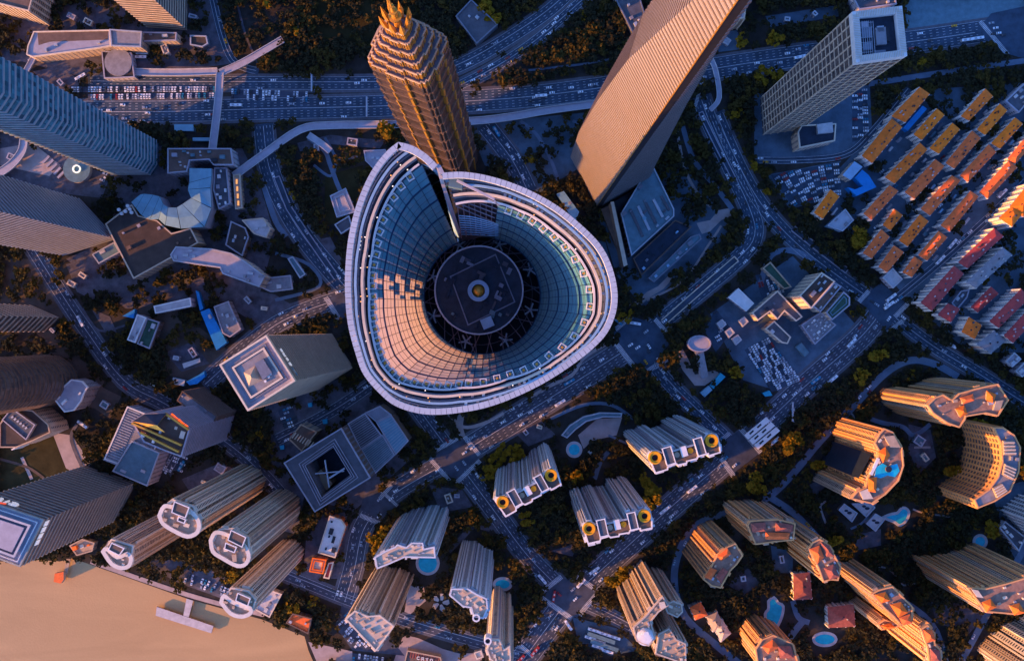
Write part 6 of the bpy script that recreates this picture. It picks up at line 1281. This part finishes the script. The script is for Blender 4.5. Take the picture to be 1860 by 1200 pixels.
    for k in range(9):
        x0, y0 = 834 + k * .6, 392 + k * 4.2; pts = smooth([(x0, y0), (862, y0 + 3 - k * .3), (905, y0 + 16 - k * 1.6)], 4); b = MB(); h = 612 - k * 4
        for i in range(len(pts) - 1): b.bar(P3(pts[i], h), P3(pts[i + 1], h - 1), .32, 'sky_roof')
        b.build('louvre_beam', t)
    for k in range(7):
        b = MB(); b.bar(P3((828 + k * 11, 350 + k * 2.5), 616), P3((838 + k * 9, 432 - k * 3), 580), .3, 'truss'); b.build('strut', t)
    for k in range(5):
        b = MB(); b.bar(P3((815 + k * 3, 342 + k * 8), 618 - k * 3), P3((905 - k * 2, 372 + k * 8), 616 - k * 3), .35, 'truss'); b.build('tie_beam', t)
    b = MB(); b.poly([P3((812, 330), 600), P3((910, 360), 600), P3((912, 420), 582), P3((838, 440), 575)], 'dark_metal'); b.build('notch_floor', t)
    x, y, z = P3((828, 330), HR); cr = block('crane_base', t, (x, y, HR - 4), (4.0, 3.2, 3.2), 'teal_dull', -.2)
    b = MB(); b.bar(P3((830, 328), HR), P3((898, 362), HR + .5), .7, 'lilac'); b.bar(P3((886, 362), HR), P3((908, 372), HR), .3, 'silver'); b.bar(P3((896, 360), HR), P3((905, 374), HR), .3, 'silver'); b.build('crane_jib', t)
mat('coping', (0.40, 0.44, 0.50), 0.6, var=0.15, scale=0.1); mat('mullion_blue', (0.025, 0.06, 0.12), 0.5, 0.2); mat('truss', (0.20, 0.16, 0.19), 0.6); mat('core_roof', (0.028, 0.045, 0.075), 0.7, var=0.5, scale=0.25)
crown(); mark([(800, 480), (1000, 480), (1000, 660), (800, 660)])
# ------------------------------------------------------------------ vehicles
def car_mesh(m, L=4.5, Wd=1.85, Ht=1.45):
    b = MB(); x, y = L / 2, Wd / 2
    lo = [(-x, -y * .92), (-x * .9, -y), (x * .86, -y), (x, -y * .8), (x, y * .8), (x * .86, y), (-x * .9, y), (-x, y * .92)]
    b.loft([[(*p, .3) for p in lo], [(*p, .62) for p in lo], [(p[0] * .97, p[1] * .95, .86) for p in lo]], m); b.poly([(p[0] * .97, p[1] * .95, .86) for p in lo], m)
    A = [(-x * .72, -y * .86, .86), (x * .42, -y * .86, .86), (x * .42, y * .86, .86), (-x * .72, y * .86, .86)]; B = [(-x * .5, -y * .72, Ht), (x * .1, -y * .72, Ht), (x * .1, y * .72, Ht), (-x * .5, y * .72, Ht)]
    b.loft([A, B], 'car_dark'); b.poly(B, m)
    for i in (-1, 1):
        for j in (-1, 1): b.box((i * x * .6, j * y * .92, 0), (.62, .2, .62), 'tyre')
    me = bpy.data.meshes.new('car'); me.from_pydata([tuple(v) for v in b.v], [], b.f)
    for k in b.mats: me.materials.append(M(k))
    me.polygons.foreach_set('material_index', b.m); me.update(); return me
def bus_mesh(m, L=11.5):
    b = MB(); x, y = L / 2, 1.3; lo = [(-x, -y), (x * .97, -y), (x, -y * .8), (x, y * .8), (x * .97, y), (-x, y)]
    S3 = lambda k, z: [(p[0] * k, p[1] * k, z) for p in lo]
    b.loft([S3(1, .4), S3(1, 1.4)], m); b.loft([S3(1, 1.4), S3(.985, 2.5)], 'car_dark'); b.loft([S3(.985, 2.5), S3(.96, 3.05)], m); b.poly(S3(.96, 3.05), m)
    b.box((-x * .45, 0, 3.05), (2.4, 1.6, .3), 'silver'); b.box((x * .35, 0, 3.05), (1.6, 1.4, .25), 'silver')
    for i in (-.62, .62):
        for j in (-1, 1): b.box((i * x, j * y * .93, 0), (1, .28, 1), 'tyre')
    me = bpy.data.meshes.new('bus'); me.from_pydata([tuple(v) for v in b.v], [], b.f)
    for k in b.mats: me.materials.append(M(k))
    me.polygons.foreach_set('material_index', b.m); me.update(); return me
SZ = 1.12; LOTS = []
LOTN = ['', 'upper row along the avenue footbridge', 'lower row along the avenue footbridge', 'rows beside the avenue lawn', 'open car park by the gold tiled block', 'crowded car park of the dark office', 'car park by the white flat roof', 'columns beside the lattice tower', 'riverside car park under the brown slab tower', 'garden parking by the looped towers', 'yard by the pipe roof building', 'street side beside the podium hall', 'yard of the pale grey huts', 'kerb by the ring kiosk', 'strip at the bottom edge', 'estate lane one of five', 'estate lane two of five', 'estate lane three of five', 'estate lane four of five', 'estate lane five of five']
CM = {k: car_mesh('car_' + k, 4.6 * SZ, 1.9 * SZ) for k in ('white', 'silver', 'dark', 'red', 'blue', 'yellow')}
BM = {k: bus_mesh(m) for k, m in (('white', 'car_white'), ('blue', 'car_blue'), ('orange', 'car_red'))}
def lot(quad, nrow, dens, cars_along, zz=.3, name=None):
    """rows of parked cars filling a four-sided car park (readings): rows run from side 0-1 to side 3-2"""
    q = [Vector(p) for p in quad]; LOTS.append(1)
    if len(LOTS) < 15:
        sheet('car_park', quad, 'asphalt_violet' if q[0].x < 900 else 'asphalt', z=.235 + .001 * len(LOTS)); mark([tuple(p + (p - (q[0] + q[2]) / 2).normalized() * 4) for p in q])
    for i in range(nrow):
        f = (i + .5) / nrow; a = q[0].lerp(q[3], f); c = q[1].lerp(q[2], f); d = (c - a); n = int(d.length / cars_along)
        for k in range(n):
            if random.random() > dens: continue
            p = a + d * ((k + .5) / n); CARS.append((p.x, p.y, math.atan2(-d.y, d.x) + math.pi / 2 + random.uniform(-.05, .05), 'parked', zz, name or LOTN[len(LOTS)]))
lot([(130, 158), (392, 157), (392, 168), (130, 168)], 1, .8, 5.0); lot([(160, 171), (390, 168), (390, 180), (160, 183)], 1, .6, 5.0); lot([(420, 162), (560, 168), (560, 185), (420, 180)], 2, .45, 5.5)
lot([(1400, 318), (1440, 375), (1528, 360), (1525, 295)], 9, .62, 5.0); lot([(1352, 635), (1395, 612), (1455, 690), (1402, 712)], 9, .75, 5.0)
lot([(1372, 500), (1412, 492), (1425, 530), (1385, 548)], 4, .6, 5.0); lot([(1548, 168), (1548, 258), (1578, 250), (1574, 160)], 3, .6, 5.2)
lot([(622, 1098), (680, 1170), (650, 1178), (608, 1140)], 4, .6, 5.5); lot([(345, 1040), (420, 1070), (410, 1082), (330, 1056)], 2, .55, 6.0); lot([(505, 745), (520, 790), (545, 775), (530, 735)], 3, .5, 6.0)
lot([(310, 850), (330, 800), (350, 806), (330, 858)], 3, .5, 6.0); lot([(1300, 560), (1330, 600), (1300, 640), (1280, 600)], 4, .35, 6.0); lot([(205, 305), (190, 340), (180, 335), (195, 300)], 2, .5, 6); lot([(640, 1185), (700, 1195), (690, 1205), (640, 1200)], 2, .6, 5)
for q in ([(1600, 300), (1690, 400), (1680, 410), (1590, 310)], [(1640, 280), (1730, 390), (1720, 400), (1630, 290)], [(1590, 400), (1640, 460), (1630, 470), (1580, 410)], [(1690, 250), (1760, 330), (1750, 340), (1680, 260)], [(1760, 240), (1820, 310), (1810, 320), (1750, 250)]): lot(q, 1, .35, 6)
vis = [c for c in CARS if -10 < c[0] < 1870 and -10 < c[1] < 1210]
random.shuffle(vis); vis.sort(key=lambda c: c[3] != 'driven' and random.random() < .35)
kept = []; seen = {}
for c in vis:                                            # no two cars in one place
    key = (int(c[0] / 5), int(c[1] / 5)); near = [o for i in (-1, 0, 1) for j in (-1, 0, 1) for o in seen.get((key[0] + i, key[1] + j), [])]
    if any(math.dist(c[:2], o[:2]) < (4.6 if c[3] == 'parked' and o[3] == 'parked' else 7.5) for o in near): continue
    seen.setdefault(key, []).append(c); kept.append(c)
PAL = ['white'] * 9 + ['silver'] * 5 + ['dark'] * 3 + ['blue', 'red']
rest = {k: [] for k in CM}
for i, (x, y, a, kind, z, place) in enumerate(kept):
    k = 'yellow' if kind == 'driven' and random.random() < .04 else random.choice(PAL); wx, wy = W(x, y)
    if i < 300:
        o = bpy.data.objects.new('car', CM[k]); COL.objects.link(o); o.location = (wx, wy, z + .05); o.rotation_euler = (0, 0, a + (math.pi if random.random() < .5 else 0))
        word = {'white': 'white', 'silver': 'silver', 'dark': 'black', 'red': 'red', 'blue': 'teal blue', 'yellow': 'yellow'}[k]
        tag(o, f'small {word} car on the {place}' if kind == 'driven' else f'small {word} car parked in the {place}', 'car', f'{word} cars on the {place}' if kind == 'driven' else f'{word} cars in the {place}')
    else: rest[k].append((wx, wy, z + .05, a))
b = MB()
for k, L in rest.items():
    me = CM[k]; vs = [v.co.copy() for v in me.vertices]; fs = [tuple(p.vertices) for p in me.polygons]; ms = [me.materials[p.material_index].name for p in me.polygons]
    for x, y, z, a in L:
        i0 = len(b.v); cs, sn = math.cos(a), math.sin(a); b.v += [(x + v.x * cs - v.y * sn, y + v.x * sn + v.y * cs, z + v.z) for v in vs]; b.f += [tuple(i0 + j for j in f) for f in fs]; b.m += [b.mi(m) for m in ms]
if b.f: tag(b.build('parked_cars'), 'remaining small cars filling the car parks and roads', 'cars', kind='stuff')
BUSES = [(148, 583, -62, 'white', 'road beside the left towers'), (279, 696, -28, 'white', 'diagonal road near the blue sheds'), (152, 770, -35, 'white', 'lane by the lawn at the left'), (430, 192, 0, 'white', 'avenue by the straight footbridge'), (983, 175, 4, 'white', 'avenue under the long footbridge'),
         (1452, 105, 12, 'white', 'avenue left of the lattice tower'), (1755, 74, 8, 'white', 'avenue right of the lattice tower, first of two'), (1774, 71, 8, 'white', 'avenue right of the lattice tower, second of two'), (1617, 540, 38, 'white', 'big junction by the estate, upper'), (1613, 554, 38, 'white', 'big junction by the estate, lower'),
         (1728, 443, 50, 'white', 'estate street near the red roofs'), (1706, 472, 45, 'white', 'estate street near the corner block'), (1818, 352, 45, 'white', 'estate street near the right edge'), (1725, 626, -30, 'white', 'tree lined street below the red roofs'), (985, 1050, -50, 'white', 'road entering the lower junction'),
         (1055, 1057, 48, 'white', 'lower junction crossing'), (1079, 1034, 35, 'white', 'straight road above the lower junction'), (1032, 1133, -55, 'white', 'side road by the bus station'), (1206, 925, 38, 'white', 'straight road near the yellow ring tower'), (1256, 887, 38, 'white', 'straight road below the toll canopy'),
         (1017, 731, 32, 'white', 'road below the curved glass tower'), (1034, 693, 30, 'blue', 'kerb beside the curved tower rim'), (1121, 583, -40, 'blue', 'junction at the curved tower corner'), (1153, 587, -10, 'white', 'junction at the curved tower corner'), (1511, 688, 40, 'white', 'wide road by the pale drive'), (1406, 800, 40, 'white', 'road beside the toll canopy'),
         (1006, 1081, 80, 'orange', 'middle of the lower junction'), (945, 1195, 45, 'orange', 'road at the bottom edge, lower'), (972, 1180, 50, 'orange', 'road at the bottom edge, upper'), (331, 845, 60, 'blue', 'street beside the podium hall'), (1545, 622, 45, 'white', 'road towards the estate junction'), (260, 98, 0, 'white', 'ramp under the mall wing'), (258, 105, 0, 'white', 'bay beside the disc pavilion'),
         (148, 141, 30, 'white', 'ramp road by the left mall'), (902, 240, -60, 'blue', 'side road east of the pagoda tower'), (1480, 690, 38, 'blue', 'wide road beside the drive'), (1078, 1142, -18, 'white', 'bus station upper bay, first'), (1098, 1149, -18, 'white', 'bus station upper bay, second'), (1116, 1155, -18, 'white', 'bus station upper bay, third'), (1072, 1156, -18, 'white', 'bus station middle bay, first'),
         (1089, 1163, -18, 'white', 'bus station middle bay, second'), (1085, 1172, -18, 'white', 'bus station lower bay, first'), (1103, 1180, -18, 'white', 'bus station lower bay, second')]
for x, y, a, k, wh in BUSES:
    o = bpy.data.objects.new('bus', BM[k]); COL.objects.link(o); z = 5.1 if wh.startswith('bus station') and 'bay' in wh and False else .62; o.location = (*W(x, y), z); o.rotation_euler = (0, 0, R(a)); mark([(x - 6, y - 6), (x + 6, y - 6), (x + 6, y + 6), (x - 6, y + 6)])
    tag(o, f"{'orange red' if k == 'orange' else k} bus at the {wh}", 'bus', 'buses')

# ------------------------------------------------------------------ trees
def leaf_cloud(n, seed, leaf=.2):
    """crown of radius about 1: leaf-clump faces spread through uneven lobes, round a dark heart"""
    g = np.random.default_rng(seed); k = 7; lob = g.normal(size=(k, 3)) * np.array([.5, .5, .22]); lob[:, 2] += .1; rad = g.uniform(.32, .55, k); P = []
    for i in range(n):
        j = g.integers(k); d = g.normal(size=3); d /= np.linalg.norm(d); d[2] = abs(d[2]) * .9 if g.random() < .75 else d[2]; P.append(lob[j] + d * rad[j] * g.uniform(.8, 1.1) * np.array([1, 1, .8]))
    P = np.array(P); u = g.normal(size=(n, 3)); u[:, 2] *= .3; u /= np.linalg.norm(u, axis=1)[:, None]; w_ = g.normal(size=(n, 3)); w_[:, 2] *= .3; v = w_ - u * (w_ * u).sum(1)[:, None]; v /= np.linalg.norm(v, axis=1)[:, None]
    s = (leaf * g.uniform(.7, 1.5, n))[:, None]; V = np.stack([P - u * s - v * s, P + u * s - v * s * .6, P + u * s * .8 + v * s, P - u * s * .7 + v * s * .9], 1).reshape(-1, 3)
    return V, np.arange(n * 4).reshape(n, 4)
TEMPL = [leaf_cloud(64, 11 + i) for i in range(7)]; BIG = [leaf_cloud(150, 50 + i, .15) for i in range(4)]
def crown_mesh(V, F, m):
    me = bpy.data.meshes.new('crown'); me.from_pydata(V.tolist(), [], F.tolist()); me.materials.append(M(m)); return me
CROWN = {(i, m): crown_mesh(*BIG[i], m) for i in range(4) for m in ('tree_dark', 'tree_olive', 'tree_gold')}
tb = MB(); tb.loft([[(.11 * math.cos(a * 1.047), .11 * math.sin(a * 1.047), 0) for a in range(6)], [(.07 * math.cos(a * 1.047), .07 * math.sin(a * 1.047), .7) for a in range(6)], [(.03 * math.cos(a * 1.047), .03 * math.sin(a * 1.047), 1.2) for a in range(6)]], 'bark')
for a in range(4): tb.bar((0, 0, .65), (.4 * math.cos(a * 1.57 + .4), .4 * math.sin(a * 1.57 + .4), 1.05), .05, 'bark')
_o = tb.build('trunk'); TRUNK = _o.data; bpy.data.objects.remove(_o)
GOLD = [(1180, 885), (1170, 875), (1187, 892), (958, 942), (1560, 680), (1550, 432), (1556, 440), (1585, 643), (700, 243), (706, 240), (1330, 85), (1345, 82), (1400, 75), (1450, 40), (1150, 60), (480, 0), (1425, 805), (1440, 795), (1280, 1160), (1295, 1168), (1130, 1040), (1110, 1050), (1120, 1065), (1145, 1010), (1050, 905), (1290, 870), (1370, 865), (1368, 880), (1480, 840), (1790, 960), (1380, 145), (1410, 140), (1510, 980), (1660, 610), (1690, 636), (880, 20), (900, 40), (1555, 427),
        (575, 835), (390, 1062), (425, 1040), (540, 1100), (690, 990), (684, 980), (700, 965), (740, 1160), (735, 1170), (130, 560), (170, 610), (200, 650), (1185, 900), (940, 820), (900, 830), (888, 850), (920, 815), (1340, 605), (1400, 620), (1770, 770), (1720, 850), (1860, 850)]
SPOT = []
for x, y in GOLD:
    if not occ(x, y): SPOT.append((x, y, random.uniform(5.0, 7.0), 'tree_gold'))
yy = -130.0
while yy < 1330:
    xx = -150.0
    while xx < 2010:
        x, y = xx + random.uniform(-5, 5), yy + random.uniform(-5, 5); xx += 10.5
        if occ(x, y) or any(occ(x + 5 * a, y + 5 * c_) for a, c_ in ((1, 0), (-1, 0), (0, 1), (0, -1))) or (occ(x, y, THIN) and random.random() < .62): continue
        n = math.sin(x * .021 + 1.3) * math.sin(y * .027 + .4) + math.sin(x * .009 - y * .013)
        if n < -1.05 and random.random() < .7: continue
        if random.random() < .10: continue
        rr = random.choice((random.uniform(2.0, 3.4), random.uniform(3.0, 4.6), random.uniform(3.6, 5.2))); g = random.random(); warm = .10 + .20 * max(0, min(1, n))
        SPOT.append((x, y, rr, 'tree_olive' if g < warm + .16 else ('tree_gold' if g > .994 else 'tree_dark')))
    yy += 9.5
inview = lambda s: 5 < s[0] < 1855 and 5 < s[1] < 1195
cand = [i for i, s in enumerate(SPOT) if inview(s)]; random.shuffle(cand); cand.sort(key=lambda i: -SPOT[i][2]); single = set(cand[:300])
words_ = {'tree_dark': 'dark green', 'tree_olive': 'olive brown', 'tree_gold': 'golden yellow'}
for i in single:
    x, y, r_, m = SPOT[i]; r_ *= 1.2; wx, wy = W(x, y); pl = min(MARKS, key=lambda q: math.dist(q[0], (x, y)))[1]; t = thing('broadleaf_tree', f'large {words_[m]} broadleaf tree near the {pl}', 'tree', (wx, wy), f'{words_[m]} broadleaf trees near the {pl}'); k = random.randrange(4)
    o = bpy.data.objects.new('crown', CROWN[(k, m)]); COL.objects.link(o); o.parent = t; o.location = (0, 0, r_ * 1.15); o.scale = (r_, r_, r_ * .9); o.rotation_euler = (0, 0, random.uniform(0, 6.28))
    o = bpy.data.objects.new('trunk', TRUNK); COL.objects.link(o); o.parent = t; o.scale = (r_, r_, r_)
rest_i = [i for i in range(len(SPOT)) if i not in single]
for m, nm in (('tree_dark', 'dark'), ('tree_olive', 'olive'), ('tree_gold', 'gold')):
    pass
Vs, Fs, Ms = [], [], []; n0 = 0; order = ['tree_dark', 'tree_olive', 'tree_gold']
for i in rest_i:
    x, y, r_, m = SPOT[i]; V, F = TEMPL[random.randrange(7)]; a = random.uniform(0, 6.28); cs, sn = math.cos(a), math.sin(a); wx, wy = W(x, y)
    r_ *= 1.12; Q = np.stack([(V[:, 0] * cs - V[:, 1] * sn) * r_ + wx, (V[:, 0] * sn + V[:, 1] * cs) * r_ + wy, V[:, 2] * r_ * .9 + r_ * 1.1], 1); Vs.append(Q); Fs.append(F + n0); n0 += len(V); Ms.append(np.full(len(F), order.index(m)))
V = np.concatenate(Vs); F = np.concatenate(Fs); MI = np.concatenate(Ms); me = bpy.data.meshes.new('tree_canopy'); me.vertices.add(len(V)); me.vertices.foreach_set('co', V.astype(np.float32).ravel())
me.loops.add(len(F) * 4); me.loops.foreach_set('vertex_index', F.astype(np.int32).ravel()); me.polygons.add(len(F)); me.polygons.foreach_set('loop_start', np.arange(0, len(F) * 4, 4, dtype=np.int32)); me.polygons.foreach_set('material_index', MI.astype(np.int32))
for m in order: me.materials.append(M(m))
me.update(calc_edges=True); o = bpy.data.objects.new('tree_canopy', me); COL.objects.link(o); tag(o, 'dense mass of street and park trees filling the ground between roads', 'trees', kind='stuff')
# tidy the working properties away
for o in bpy.data.objects:
    if '_o' in o: del o['_o']
print('objects', len(bpy.data.objects), 'trees', len(SPOT), 'cars', len(kept))
